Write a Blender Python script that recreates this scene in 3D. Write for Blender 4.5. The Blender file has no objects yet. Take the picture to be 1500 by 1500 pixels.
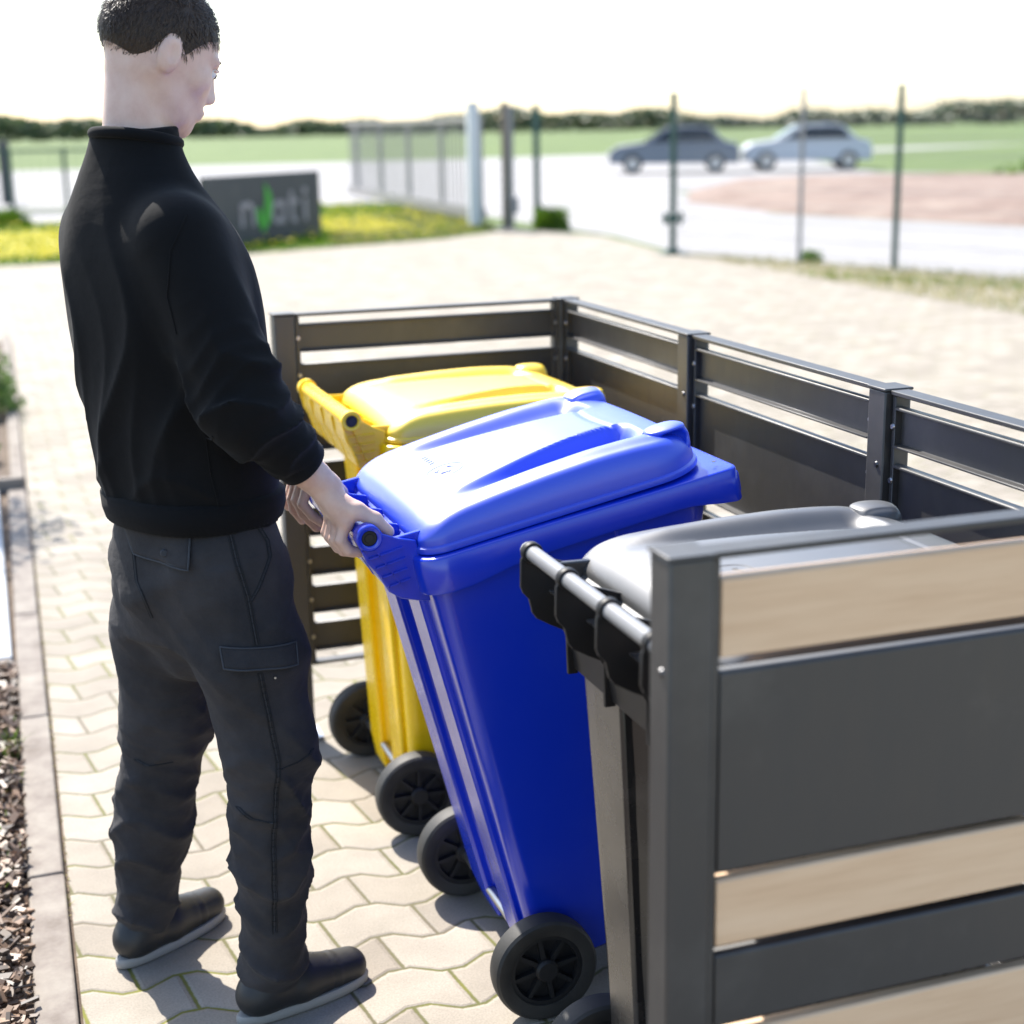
import bpy, bmesh, math, random
import numpy as np
from mathutils import Vector, Matrix
random.seed(7); rng=np.random.default_rng(7)
scene=bpy.context.scene; COL=scene.collection
PI=math.pi
def R(a): return math.radians(a)

# ------------------------------------------------------------------ materials
def mat(name, col=(.5,.5,.5), rough=.5, metal=0.0, spec=.5, coat=0.0, sheen=0.0):
    m=bpy.data.materials.new(name); m.use_nodes=True
    b=m.node_tree.nodes['Principled BSDF']
    b.inputs['Base Color'].default_value=(*col,1); b.inputs['Roughness'].default_value=rough
    b.inputs['Metallic'].default_value=metal; b.inputs['Specular IOR Level'].default_value=spec
    b.inputs['Coat Weight'].default_value=coat; b.inputs['Sheen Weight'].default_value=sheen
    return m,m.node_tree,b
def N(nt,t,**k):
    n=nt.nodes.new(t)
    for a,v in k.items():
        if a.startswith('i_'): n.inputs[a[2:].replace('_',' ')].default_value=v
        else: setattr(n,a,v)
    return n
def coords(nt,scale=(1,1,1),kind='Object'):
    tc=N(nt,'ShaderNodeTexCoord'); mp=N(nt,'ShaderNodeMapping'); mp.inputs['Scale'].default_value=scale
    nt.links.new(tc.outputs[kind],mp.inputs['Vector']); return mp.outputs['Vector']
def noise(nt,vec,scale,detail=3,rough=.5):
    n=N(nt,'ShaderNodeTexNoise'); n.inputs['Scale'].default_value=scale; n.inputs['Detail'].default_value=detail; n.inputs['Roughness'].default_value=rough
    nt.links.new(vec,n.inputs['Vector']); return n.outputs['Fac']
def ramp(nt,fac,stops):
    r=N(nt,'ShaderNodeValToRGB'); e=r.color_ramp.elements
    while len(e)<len(stops): e.new(.5)
    for k,(p,c) in enumerate(stops):
        e[k].position=p; e[k].color=(*c,1) if not isinstance(c,(int,float)) else (c,c,c,1)
    nt.links.new(fac,r.inputs['Fac']); return r.outputs['Color']
def bump(nt,b,h,strength=.2,dist=.002):
    n=N(nt,'ShaderNodeBump'); n.inputs['Strength'].default_value=strength; n.inputs['Distance'].default_value=dist
    nt.links.new(h,n.inputs['Height']); nt.links.new(n.outputs['Normal'],b.inputs['Normal'])
def mth(nt,op,a,b=None,c=None):
    n=N(nt,'ShaderNodeMath',operation=op)
    for i,v in enumerate((a,b,c)):
        if v is None: continue
        if isinstance(v,(int,float)): n.inputs[i].default_value=v
        else: nt.links.new(v,n.inputs[i])
    return n.outputs[0]
def mixc(nt,f,a,b,bt='MIX'):
    n=N(nt,'ShaderNodeMix',data_type='RGBA',blend_type=bt)
    for i,v in ((0,f),(6,a),(7,b)):
        if isinstance(v,(int,float)): n.inputs[i].default_value=v
        elif isinstance(v,tuple): n.inputs[i].default_value=(*v,1)
        else: nt.links.new(v,n.inputs[i])
    return n.outputs[2]

def m_plastic(name,col,rough,dust_sun=(.4,.38,.34),dust_sun_amt=.15,spec=.5,coat=0):  # second tone: dust, and on the black body also painted sunlight
    m,nt,b=mat(name,col,rough,spec=spec,coat=coat); b.inputs['Coat Roughness'].default_value=.36; v=coords(nt)
    n=noise(nt,v,3.5,6,.65)
    f=ramp(nt,n,[(.45,0),(.8,1)])
    c=mixc(nt,mth(nt,'MULTIPLY',f,dust_sun_amt),tuple(col),dust_sun); nt.links.new(c,b.inputs['Base Color'])
    n2=noise(nt,v,14,5,.6)
    r=mth(nt,'MULTIPLY_ADD',n2,.12,rough-.06); nt.links.new(r,b.inputs['Roughness'])
    # fine moulded grain plus long soft waviness
    g=noise(nt,v,420,2); w=noise(nt,v,7,2)
    h=mth(nt,'ADD',mth(nt,'MULTIPLY',g,.12),mth(nt,'MULTIPLY',w,2.0))
    bump(nt,b,h,.3,.0012); return m
def m_coat(name,col,rough,spec=.5):
    m,nt,b=mat(name,col,rough,spec=spec); v=coords(nt)
    bump(nt,b,noise(nt,v,900,2),.06,.0004)
    n=noise(nt,v,4,6,.7); d=ramp(nt,n,[(.5,0),(.85,1)])
    c=mixc(nt,mth(nt,'MULTIPLY',d,.22),tuple(col),(.2,.19,.17)); nt.links.new(c,b.inputs['Base Color'])
    v2=coords(nt,(1,1,.25)); s=noise(nt,v2,30,5,.7)
    nt.links.new(mth(nt,'MULTIPLY_ADD',s,.22,rough-.1),b.inputs['Roughness'])
    return m
M={}
M['blue']=m_plastic('blue_plastic',(.003,.034,.58),.24,dust_sun=(.03,.09,.55),dust_sun_amt=.2,spec=.9)
M['yellow']=m_plastic('yellow_plastic',(.98,.62,.0),.27,dust_sun_amt=.04,spec=.6)
M['black']=m_plastic('black_plastic',(.013,.013,.014),.27,dust_sun=(.20,.17,.14),dust_sun_amt=.6,spec=.9)  # strong beige dust tone also paints the sunlit rear wall into the colour
M['bracket']=m_plastic('matt_black_bracket',(.010,.010,.011),.5,dust_sun_amt=.03,spec=.35)
M['blue_lid']=m_plastic('blue_grained_lid',(.001,.050,.66),.46,dust_sun=(.03,.09,.55),dust_sun_amt=.2,spec=1.0,coat=.8)
M['yellow_lid']=m_plastic('yellow_grained_lid',(1.0,.67,.0),.48,dust_sun_amt=.05,spec=1.0,coat=.8)
M['black_lid']=m_plastic('black_grained_lid',(.03,.03,.031),.56,dust_sun=(.14,.13,.12),dust_sun_amt=.3,spec=1.0,coat=.8)
M['coat']=m_coat('anthracite_coating',(.0275,.0262,.0265),.48,.75)
M['alu']=m_plastic('brushed_grey_tube',(.22,.22,.225),.33,dust_sun_amt=.2)
M['zinc'],_,_=mat('galvanised_steel',(.45,.45,.46),.38,metal=1)
M['darkzinc'],_,_=mat('blackened_screw',(.12,.12,.125),.4,metal=1)
M['capblk'],_,_=mat('black_cap',(.012,.012,.013),.55)
def m_rubber():
    m,nt,b=mat('tyre_rubber',(.022,.021,.02),.62); v=coords(nt)
    n=noise(nt,v,9,5); c=ramp(nt,n,[(.35,(.014,.014,.014)),(.8,(.06,.055,.048))]); nt.links.new(c,b.inputs['Base Color'])
    bump(nt,b,noise(nt,v,160,3),.3,.001); return m
M['rubber']=m_rubber()
def m_wood():
    m,nt,b=mat('wood_decor',(.5,.38,.25),.42); v=coords(nt,(2.2,2.2,30))
    n1=noise(nt,v,2.2,8,.62); v2=coords(nt,(5,5,260)); n2=noise(nt,v2,3,4,.6)
    s=mth(nt,'ADD',mth(nt,'MULTIPLY',n1,.75),mth(nt,'MULTIPLY',n2,.25))
    c=ramp(nt,s,[(.28,(.63,.40,.235)),(.42,(.71,.475,.29)),(.56,(.76,.525,.33)),(.75,(.80,.57,.375))])
    nt.links.new(c,b.inputs['Base Color']); return m
M['wood']=m_wood()
def m_paver():
    m,nt,b=mat('concrete_pavers',(.45,.42,.38),.85); tc=N(nt,'ShaderNodeTexCoord'); sp=N(nt,'ShaderNodeSeparateXYZ')
    nt.links.new(tc.outputs['Object'],sp.inputs[0]); X,Y=sp.outputs['X'],sp.outputs['Y']
    L_,H_=.20,.1375
    # trapezoid wave along x
    t=mth(nt,'PINGPONG',mth(nt,'ADD',X,100.04),L_/2)              # 0..L/2
    w=mth(nt,'MULTIPLY',mth(nt,'SUBTRACT',t,L_/4),2.4/L_)
    w=mth(nt,'MINIMUM',mth(nt,'MAXIMUM',w,-.32),.32)
    ry=mth(nt,'ADD',mth(nt,'DIVIDE',mth(nt,'ADD',Y,50.07),H_),mth(nt,'MULTIPLY',w,.38))
    row=mth(nt,'FLOOR',ry); fy=mth(nt,'FRACT',ry)
    rx=mth(nt,'ADD',mth(nt,'DIVIDE',mth(nt,'ADD',X,101.34),L_),mth(nt,'MULTIPLY',mth(nt,'MODULO',row,2.0),.5))
    jog=mth(nt,'MULTIPLY',mth(nt,'SUBTRACT',fy,.5),.10)
    rx=mth(nt,'ADD',rx,jog)
    cx=mth(nt,'FLOOR',rx); fx=mth(nt,'FRACT',rx)
    dx=mth(nt,'MULTIPLY',mth(nt,'SUBTRACT',.5,mth(nt,'ABSOLUTE',mth(nt,'SUBTRACT',fx,.5))),L_)
    dy=mth(nt,'MULTIPLY',mth(nt,'SUBTRACT',.5,mth(nt,'ABSOLUTE',mth(nt,'SUBTRACT',fy,.5))),H_)
    d=mth(nt,'MINIMUM',dx,dy)
    v=tc.outputs['Object']
    jn=noise(nt,v,60,4,.7); d=mth(nt,'ADD',d,mth(nt,'MULTIPLY_ADD',jn,.006,-.003))
    joint=ramp(nt,mth(nt,'MULTIPLY',d,50),[(.10,0),(.28,1)])          # 0 in joint
    edge=ramp(nt,mth(nt,'MULTIPLY',d,50),[(.12,0),(.55,1)])
    cmb=N(nt,'ShaderNodeCombineXYZ'); nt.links.new(cx,cmb.inputs[0]); nt.links.new(row,cmb.inputs[1])
    wn=N(nt,'ShaderNodeTexWhiteNoise'); wn.noise_dimensions='3D'; nt.links.new(cmb.outputs[0],wn.inputs['Vector'])
    base=ramp(nt,wn.outputs['Value'],[(0,(.27,.238,.195)),(.5,(.325,.290,.240)),(1,(.375,.340,.288))])
    n=noise(nt,v,5,6,.6); base=mixc(nt,1,base,ramp(nt,n,[(.3,(.78,.77,.75)),(.7,(1.05,1.04,1.03))]),'MULTIPLY')
    g=noise(nt,v,220,3,.7); base=mixc(nt,.8,base,ramp(nt,g,[(.3,(.72,.71,.7)),(.65,(1.08,1.07,1.06))]),'MULTIPLY')
    mn=noise(nt,v,2.1,4,.6)
    moss=ramp(nt,mn,[(.38,(.12,.10,.065)),(.52,(.10,.10,.025)),(.62,(.15,.15,.012)),(.8,(.085,.065,.04))])
    c=mixc(nt,joint,moss,base); nt.links.new(c,b.inputs['Base Color'])
    h=mth(nt,'ADD',edge,mth(nt,'MULTIPLY',g,.12)); bump(nt,b,h,.7,.004); return m
M['paver']=m_paver()
def m_ground(name,stops,scale=3,bs=40,bd=.01,strength=.5,rough=.9):
    m,nt,b=mat(name,(.3,.3,.3),rough); v=coords(nt)
    n=noise(nt,v,scale,7,.65); nt.links.new(ramp(nt,n,stops),b.inputs['Base Color'])
    bump(nt,b,noise(nt,v,bs,5,.7),strength,bd); return m
M['curb']=m_ground('concrete_edging',[(.28,(.13,.105,.085)),(.45,(.205,.175,.15)),(.6,(.26,.23,.195)),(.75,(.31,.28,.24))],9,120,.002)
M['slab']=m_ground('pale_slab',[(.3,(.42,.43,.44)),(.7,(.50,.51,.52))],4,200,.001)
M['soil']=m_ground('soil',[(.3,(.06,.04,.028)),(.7,(.16,.115,.08))],12,60,.01)
M['turf']=m_ground('turf_soil',[(.3,(.10,.14,.02)),(.7,(.18,.24,.03))],2,30,.02)
M['asphalt']=m_ground('pale_asphalt',[(.3,(.255,.245,.24)),(.7,(.31,.30,.29))],2,150,.002)
M['dirt']=m_ground('reddish_dirt',[(.3,(.17,.11,.085)),(.5,(.24,.17,.135)),(.7,(.32,.25,.20))],1.2,12,.05)
M['gravel']=m_ground('gravel_verge',[(.3,(.16,.14,.09)),(.5,(.27,.24,.18)),(.7,(.38,.34,.27))],14,60,.02)
M['field']=m_ground('field',[(.3,(.055,.095,.012)),(.7,(.11,.16,.03))],.3,6,.05)
def m_leaf(name,a,bcol,trans=.3):
    m,nt,b=mat(name,a,.5); o=N(nt,'ShaderNodeNewGeometry')
    c=ramp(nt,o.outputs['Random Per Island'],[(0,a),(1,bcol)]); nt.links.new(c,b.inputs['Base Color'])
    tr=N(nt,'ShaderNodeBsdfTranslucent'); nt.links.new(c,tr.inputs['Color'])
    mx=N(nt,'ShaderNodeMixShader'); mx.inputs[0].default_value=trans
    out=[n for n in nt.nodes if n.type=='OUTPUT_MATERIAL'][0]
    nt.links.new(b.outputs[0],mx.inputs[1]); nt.links.new(tr.outputs[0],mx.inputs[2]); nt.links.new(mx.outputs[0],out.inputs['Surface']); return m
M['grass']=m_leaf('grass_blades',(.06,.13,.006),(.14,.24,.012),.4)
M['drygrass']=m_leaf('dry_grass_blades',(.20,.19,.05),(.42,.37,.16),.4)
M['dandelion']=m_leaf('dandelion_petals',(.72,.60,.0),(.76,.68,.002),.3)
M['leaf']=m_leaf('shrub_leaves',(.05,.12,.015),(.16,.27,.03),.4)
M['chip']=m_leaf('mulch_chips',(.03,.018,.011),(.27,.17,.105),.0)
M['treeleaf']=m_leaf('far_leaves',(.06,.09,.035),(.14,.18,.07),.3)
M['bark']=m_ground('bark',[(.3,(.07,.055,.04)),(.7,(.16,.13,.10))],20,60,.01)
def m_skin():
    m,nt,b=mat('skin',(.70,.48,.40),.48); v=coords(nt)
    n=noise(nt,v,16,5,.6); c=ramp(nt,n,[(.3,(.57,.35,.28)),(.5,(.66,.45,.37)),(.7,(.72,.52,.44))])
    nt.links.new(c,b.inputs['Base Color']); b.inputs['Subsurface Weight'].default_value=.12
    b.inputs['Subsurface Radius'].default_value=(.008,.003,.0015); b.inputs['Subsurface Scale'].default_value=1
    bump(nt,b,noise(nt,v,260,4,.6),.25,.0008); return m
M['skin']=m_skin()
def m_cloth(name,a,c2,rough,weave,sheen,bs=.35):
    m,nt,b=mat(name,a,rough,sheen=sheen,spec=.2); v=coords(nt)
    b.inputs['Sheen Roughness'].default_value=.5
    n=noise(nt,v,6,6,.65); nt.links.new(ramp(nt,n,[(.3,a),(.7,c2)]),b.inputs['Base Color'])
    g=noise(nt,v,weave,2,.5); w=noise(nt,v,30,4,.55); w3=noise(nt,coords(nt,(1,1,1.8)),11,3,.5)
    h=mth(nt,'ADD',mth(nt,'ADD',mth(nt,'MULTIPLY',g,.25),w),mth(nt,'MULTIPLY',w3,3.0)); bump(nt,b,h,bs,.0022); return m
M['jacket']=m_cloth('black_sweatshirt_cotton',(.0028,.0030,.0038),(.0048,.0050,.0060),.9,900,.03)
M['pants']=m_cloth('charcoal_twill',(.024,.0232,.0255),(.053,.050,.0525),.85,700,.04,.9)
M['seam'],_,_=mat('seam_thread',(.008,.009,.012),.8)
M['seamlite'],_,_=mat('worn_seam_edge',(.042,.046,.054),.85)
M['seammid'],_,_=mat('raised_seam_edge',(.032,.033,.037),.85)
M['hair'],_,_=mat('brown_hair',(.035,.02,.012),.6)
M['hairstr']=m_leaf('brown_hair_strands',(.018,.011,.007),(.075,.045,.026),.1)
M['shoe'],_,_=mat('black_shoe_leather',(.02,.02,.021),.5)
M['sole'],_,_=mat('shoe_sole',(.30,.29,.27),.6)
M['eye'],_,_=mat('eye_white',(.75,.73,.70),.25)
M['iris'],_,_=mat('iris',(.03,.04,.05),.2)
M['lip'],_,_=mat('lip',(.45,.18,.15),.45)
M['signdark']=m_coat('dark_sign_face',(.058,.058,.062),.5)
M['signlet'],_,_=mat('sign_letter',(.34,.30,.31),.5)
M['signgreen'],_,_=mat('sign_leaf_green',(.06,.36,.03),.5)
M['greengate']=m_coat('dark_green_coating',(.02,.07,.055),.45)
M['greypost']=m_coat('grey_post_coating',(.28,.27,.26),.5)
M['gatebar']=m_coat('grey_gate_coating',(.26,.245,.24),.5)
M['whitepost']=m_coat('white_post_coating',(.62,.64,.66),.5)
M['brownpost']=m_coat('brown_post_coating',(.16,.13,.10),.5)
M['carwhite'],_,_=mat('car_paint_silver',(.5,.51,.53),.3,coat=.6)
M['cargrey'],_,_=mat('car_paint_grey',(.14,.15,.17),.3,coat=.6)
M['glass'],_,_=mat('car_glass',(.02,.025,.03),.08)
M['plaster']=m_ground('pale_wall_plaster',[(.3,(.55,.54,.52)),(.7,(.62,.61,.59))],2,80,.002)

# ------------------------------------------------------------------ mesh helpers
class MB:
    def __init__(s): s.v=[]; s.f=[]
    def add(s,vs,fs):
        o=len(s.v); s.v+= [tuple(map(float,p)) for p in vs]; s.f+=[tuple(i+o for i in f) for f in fs]; return s
    def box(s,x0,x1,y0,y1,z0,z1):
        return s.add([(x0,y0,z0),(x1,y0,z0),(x1,y1,z0),(x0,y1,z0),(x0,y0,z1),(x1,y0,z1),(x1,y1,z1),(x0,y1,z1)],
              [(0,3,2,1),(4,5,6,7),(0,1,5,4),(1,2,6,5),(2,3,7,6),(3,0,4,7)])
    def cyl(s,a,b,r,n=20,r2=None):
        return s.tube([a,b],[r,r if r2 is None else r2],n)
    def tube(s,pts,rs,n=12,cap=True):
        pts=[Vector(p) for p in pts]
        if isinstance(rs,(int,float)): rs=[rs]*len(pts)
        vs=[];fs=[]; u=None
        for i,p in enumerate(pts):
            t=(pts[min(i+1,len(pts)-1)]-pts[max(i-1,0)]).normalized()
            if u is None:
                u=t.orthogonal().normalized()
            u=(u-t*u.dot(t)).normalized(); w=t.cross(u)
            for k in range(n):
                a=2*PI*k/n; vs.append(p+u*rs[i]*math.cos(a)+w*rs[i]*math.sin(a))
        for i in range(len(pts)-1):
            for k in range(n):
                k2=(k+1)%n; fs.append((i*n+k,i*n+k2,(i+1)*n+k2,(i+1)*n+k))
        if cap:
            fs.append(tuple(range(n-1,-1,-1))); o=(len(pts)-1)*n; fs.append(tuple(o+k for k in range(n)))
        return s.add(vs,fs)
    def prism(s,poly,y0,y1):            # poly in (x,z), extruded along y
        n=len(poly); vs=[(x,y0,z) for x,z in poly]+[(x,y1,z) for x,z in poly]
        fs=[tuple(range(n)),tuple(range(2*n-1,n-1,-1))]+[(k,k+n,(k+1)%n+n,(k+1)%n) for k in range(n)]
        return s.add(vs,fs)
    def loft(s,loops,cap0=True,cap1=True):
        n=len(loops[0]); vs=[p for l in loops for p in l]; fs=[]
        for i in range(len(loops)-1):
            for k in range(n):
                k2=(k+1)%n; fs.append((i*n+k,i*n+k2,(i+1)*n+k2,(i+1)*n+k))
        if cap0: fs.append(tuple(range(n-1,-1,-1)))
        if cap1: fs.append(tuple((len(loops)-1)*n+k for k in range(n)))
        return s.add(vs,fs)
    def lathe(s,prof,c,axis='y',n=40,closed=True):   # prof: (r, h) ring profile closed
        vs=[];fs=[];m=len(prof)
        for k in range(n):
            a=2*PI*k/n
            for r,h in prof:
                if axis=='y': vs.append((c[0]+r*math.cos(a),c[1]+h,c[2]+r*math.sin(a)))
                else: vs.append((c[0]+r*math.cos(a),c[1]+r*math.sin(a),c[2]+h))
        for k in range(n):
            k2=(k+1)%n
            for j in range(m if closed else m-1):
                j2=(j+1)%m; fs.append((k*m+j,k*m+j2,k2*m+j2,k2*m+j))
        return s.add(vs,fs)
    def build(s,name,material,parent=None,smooth=False,bevel=0,loc=None,angle=35,seg=2):
        me=bpy.data.meshes.new(name); me.from_pydata(s.v,[],s.f); me.validate(); me.update()
        bm=bmesh.new(); bm.from_mesh(me); bmesh.ops.recalc_face_normals(bm,faces=bm.faces); bm.to_mesh(me); bm.free()
        me.materials.append(material); o=bpy.data.objects.new(name,me); COL.objects.link(o)
        if parent: o.parent=parent
        if loc: o.location=loc
        if bevel:
            b=o.modifiers.new('bevel','BEVEL'); b.width=bevel; b.segments=seg; b.limit_method='ANGLE'; b.angle_limit=R(30); b.harden_normals=False
        if smooth or bevel:
            for p in me.polygons: p.use_smooth=True
            try: me.set_sharp_from_angle(angle=R(angle))
            except Exception: pass
        return o
def tag(o,label=None,cat=None,group=None,kind=None):
    if label: o['label']=label
    if cat: o['category']=cat
    if group: o['group']=group
    if kind: o['kind']=kind
    return o
def thing(name,loc,label,cat,group=None,rz=0):
    o=bpy.data.objects.new(name,None); COL.objects.link(o); o.location=loc; o.rotation_euler=(0,0,rz); o.empty_display_size=.1
    return tag(o,label,cat,group)
def sheet(name,poly,z,m,kind='structure'):
    mb=MB(); mb.add([(x,y,z) for x,y in poly],[tuple(range(len(poly)))]); return tag(mb.build(name,m),kind=kind)

# ------------------------------------------------------------------ ground
sheet('ground',[(-3000,-60),(3000,-60),(3000,3000),(-3000,3000)],-.012,M['field'])
KX=lambda y:-1.436+.0125*(y+.46)      # outer face of the kerb, very slightly skew to the yard
sheet('paved_yard',[(KX(-14)+.004,-14),(30,-14),(30,4),(6.68,6.73),(6.75,13.75),(7.2,17.2),(6.6,19.3),(4.9,17.8),(1.9,16.6),(-4,16.1),(-9,15.9),(-9,9.1),(KX(8.9)+.004,8.9)],0,M['paver'])
sheet('road',[(6.9,13.75),(8.1,10.66),(9.0,8.2),(12,1),(30,-10),(60,-20),(60,5),(13.3,15.5),(11.9,20.6),(14.3,29.9),(20.8,26.3),(24,24),(28,30),(25,38),(34,60),(60,75),(-60,60),(-60,34.0),(-30,34),(-3,33),(4,30),(7.4,28.4),(7.3,19.8),(7.4,17.2)],-.004,M['asphalt'])
sheet('path',[(-60,25.2),(1.5,25.6),(4.5,29),(-3,32),(-60,31)],0.0,M['asphalt'])
# raised dirt mound beyond the road
mb=MB(); pts=[(13.4,15.6),(20,12),(34,16),(34,30),(20.8,26.3),(14.6,29.7),(12.3,25),(12.1,20.6)]
cx=sum(p[0] for p in pts)/8; cy=sum(p[1] for p in pts)/8
lo=[]
K=64
def polypt(t):
    t=(t%1)*8; i=int(t); f=t-i; a=pts[i]; b=pts[(i+1)%8]; return (a[0]*(1-f)+b[0]*f,a[1]*(1-f)+b[1]*f)
for s_,z in ((1,-.006),(.93,.12),(.85,.28),(.7,.38),(.45,.42),(.2,.40)):
    lo.append([(cx+(polypt(k/K)[0]-cx)*s_+random.uniform(-.12,.12)*(s_<1),cy+(polypt(k/K)[1]-cy)*s_+random.uniform(-.12,.12)*(s_<1),z+random.uniform(-.04,.05)*(s_<1)) for k in range(K)])
mb.loft(lo,False,True); tag(mb.build('dirt_mound',M['dirt'],smooth=True,angle=80),kind='structure')
sheet('gravel_verge',[(6.75,13.78),(6.65,6.73),(9.5,1.5),(12,1),(9.0,8.2),(8.1,10.66),(6.95,13.78)],.004,M['gravel'])
sheet('planting_bed',[(-9,-14),(-1.52,-14),(-1.40,-1),(-1.36,3.2),(-1.36,3.52),(-9,3.52)],-.008,M['soil'])
sheet('upper_bed',[(-9,3.52),(-1.36,3.52),(-1.30,8.9),(-9,9.1)],-.008,M['soil'])
sheet('lawn',[(-12,16.12),(-4,16.13),(1.9,16.7),(4.9,17.9),(6.3,19.4),(7.2,27.9),(4,29),(1.5,25.2),(-12,24.9)],.004,M['turf'])
def skew(mb,o0,o1,y0,y1,z0,z1):
    mb.add([(KX(y0)+o0,y0,z0),(KX(y0)+o1,y0,z0),(KX(y1)+o1,y1,z0),(KX(y1)+o0,y1,z0),(KX(y0)+o0,y0,z1),(KX(y0)+o1,y0,z1),(KX(y1)+o1,y1,z1),(KX(y1)+o0,y1,z1)],
              [(0,3,2,1),(4,5,6,7),(0,1,5,4),(1,2,6,5),(2,3,7,6),(3,0,4,7)])
mb=MB()
for i in range(10):
    y0=-5.6+i*1.0; 
    if y0>3.4: break
    skew(mb,-.082,-.004,y0+.003,y0+.997,-.1,.012)
tag(mb.build('kerb_strip',M['curb'],bevel=.006),kind='structure')
mb=MB()
for i in range(6):
    skew(mb,-.068,-.004,3.46+i*.95,3.46+i*.95+.946,-.1,.018)
tag(mb.build('far_kerb',M['curb'],bevel=.006),kind='structure')
mb=MB(); mb.box(-3.4,-1.512,.93,3.40,-.1,.02); tag(mb.build('pale_slab',M['slab'],bevel=.006),kind='structure')
mb=MB(); mb.box(-3.4,-1.516,.87,.927,-.1,.016); mb.box(-3.4,-1.393,3.403,3.455,-.1,.06); tag(mb.build('slab_edging',M['curb'],bevel=.005),kind='structure')

def blades(name,m,poly_fn,n,h,w,kind='stuff',lean=.4,z0=0):
    mb=MB()
    vs=[];fs=[]
    for i in range(n):
        x,y=poly_fn(); a=random.uniform(0,2*PI); hh=h*random.uniform(.5,1.3); ww=w*random.uniform(.6,1.3)
        dx,dy=math.cos(a)*ww,math.sin(a)*ww; lx,ly=random.gauss(0,lean)*hh,random.gauss(0,lean)*hh
        o=len(vs); vs+=[(x-dx,y-dy,z0),(x+dx,y+dy,z0),(x+lx*.4+dx*.6,y+ly*.4+dy*.6,z0+hh*.6),(x+lx*.4-dx*.6,y+ly*.4-dy*.6,z0+hh*.6),(x+lx,y+ly,z0+hh)]
        fs+=[(o,o+1,o+2,o+3),(o+3,o+2,o+4)]
    mb.v=vs; mb.f=fs; return tag(mb.build(name,m),kind=kind)
def in_poly(x,y,P):
    c=False; n=len(P)
    for i in range(n):
        x1,y1=P[i];x2,y2=P[(i+1)%n]
        if (y1>y)!=(y2>y) and x<(x2-x1)*(y-y1)/(y2-y1)+x1: c=not c
    return c
def sampler(P,dens=None):
    xs=[p[0] for p in P]; ys=[p[1] for p in P]
    def f():
        while True:
            x=random.uniform(min(xs),max(xs)); y=random.uniform(min(ys),max(ys))
            if in_poly(x,y,P) and (dens is None or random.random()<dens(x,y)): return x,y
    return f
LAWN=[(-6,16.15),(-4,16.2),(1.9,16.75),(4.9,17.95),(6.3,19.5),(7.1,27.5),(4,28.5),(1.5,25),(-6,24.8)]
blades('lawn_grass',M['grass'],sampler(LAWN),26000,.10,.012)
blades('dry_lawn_patch',M['drygrass'],sampler([(3.2,17.3),(4.9,18.0),(6.3,19.5),(7.0,26),(4.2,22)]),7000,.09,.012)
def flowers(name,P,n,dens):
    mb=MB(); s=sampler(P,dens)
    for i in range(n):
        x,y=s(); z=random.uniform(.07,.14); r=random.uniform(.015,.026); k=6
        mb.add([(x,y,z+.01)]+[(x+r*math.cos(2*PI*j/k),y+r*math.sin(2*PI*j/k),z+random.uniform(-.004,.004)) for j in range(k)],[(0,1+j,1+(j+1)%k) for j in range(k)])
        mb.add([(x-r,y,z-.012),(x+r,y,z-.012),(x+r,y,z+.006),(x-r,y,z+.006)],[(0,1,2,3)])
    return tag(mb.build(name,M['dandelion']),kind='stuff')
flowers('dandelions',LAWN,9000,lambda x,y: .95 if (x<.6 and y<21.5) else (.55 if 3.6<x<4.9 and 19<y<22.5 else .06))
VERGE=[(6.8,13.7),(6.68,6.8),(9.5,1.5),(12,1),(9.0,8.2),(8.1,10.66)]
blades('verge_grass',M['drygrass'],sampler(VERGE,lambda x,y:.35+.6*math.sin(x*5+y*3)**2),9000,.06,.006)
blades('verge_green_grass',M['grass'],sampler(VERGE,lambda x,y:.1+.9*(math.sin(x*2.3+y*1.7)>.7)),2500,.07,.006)
blades('field_grass',M['grass'],sampler([(21,27),(34,17),(60,28),(60,46),(34,38)]),6000,.5,.10)
# mulch of wood chips along the kerb
mb=MB(); 
for i in range(7500):
    y=random.uniform(-2.2,.86); x=KX(y)-.088-abs(random.gauss(0,.28))
    if x<-2.6: continue
    l=random.uniform(.005,.024); w=l*random.uniform(.18,.6); a=random.uniform(0,PI); t=random.gauss(0,.4); z=.002+random.uniform(0,.03)
    u=Vector((math.cos(a)*math.cos(t),math.sin(a)*math.cos(t),math.sin(t))); v=Vector((-math.sin(a),math.cos(a),random.gauss(0,.35))).normalized()
    c=Vector((x,y,z)); n_=u.cross(v).normalized()*random.uniform(.0015,.004)
    q=[c-u*l-v*w*.7,c+u*l*.9-v*w,c+u*l+v*w*.6,c-u*l*.8+v*w]
    mb.add([*(p-n_ for p in q),*(p+n_ for p in q)],[(0,3,2,1),(4,5,6,7),(0,1,5,4),(1,2,6,5),(2,3,7,6),(3,0,4,7)])
tag(mb.build('bark_mulch',M['chip']),kind='stuff')
blades('kerb_weeds',M['grass'],sampler([(-1.60,-.75),(-1.525,-.75),(-1.515,.5),(-1.60,.5)],lambda x,y:.05+(abs(y-.17)<.07)),160,.045,.003)
blades('joint_moss',M['drygrass'],sampler([(KX(-.8)-.004,-.8),(KX(-.8)+.006,-.8),(KX(2.2)+.006,2.2),(KX(2.2)-.004,2.2)]),200,.008,.002,lean=.9)

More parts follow.
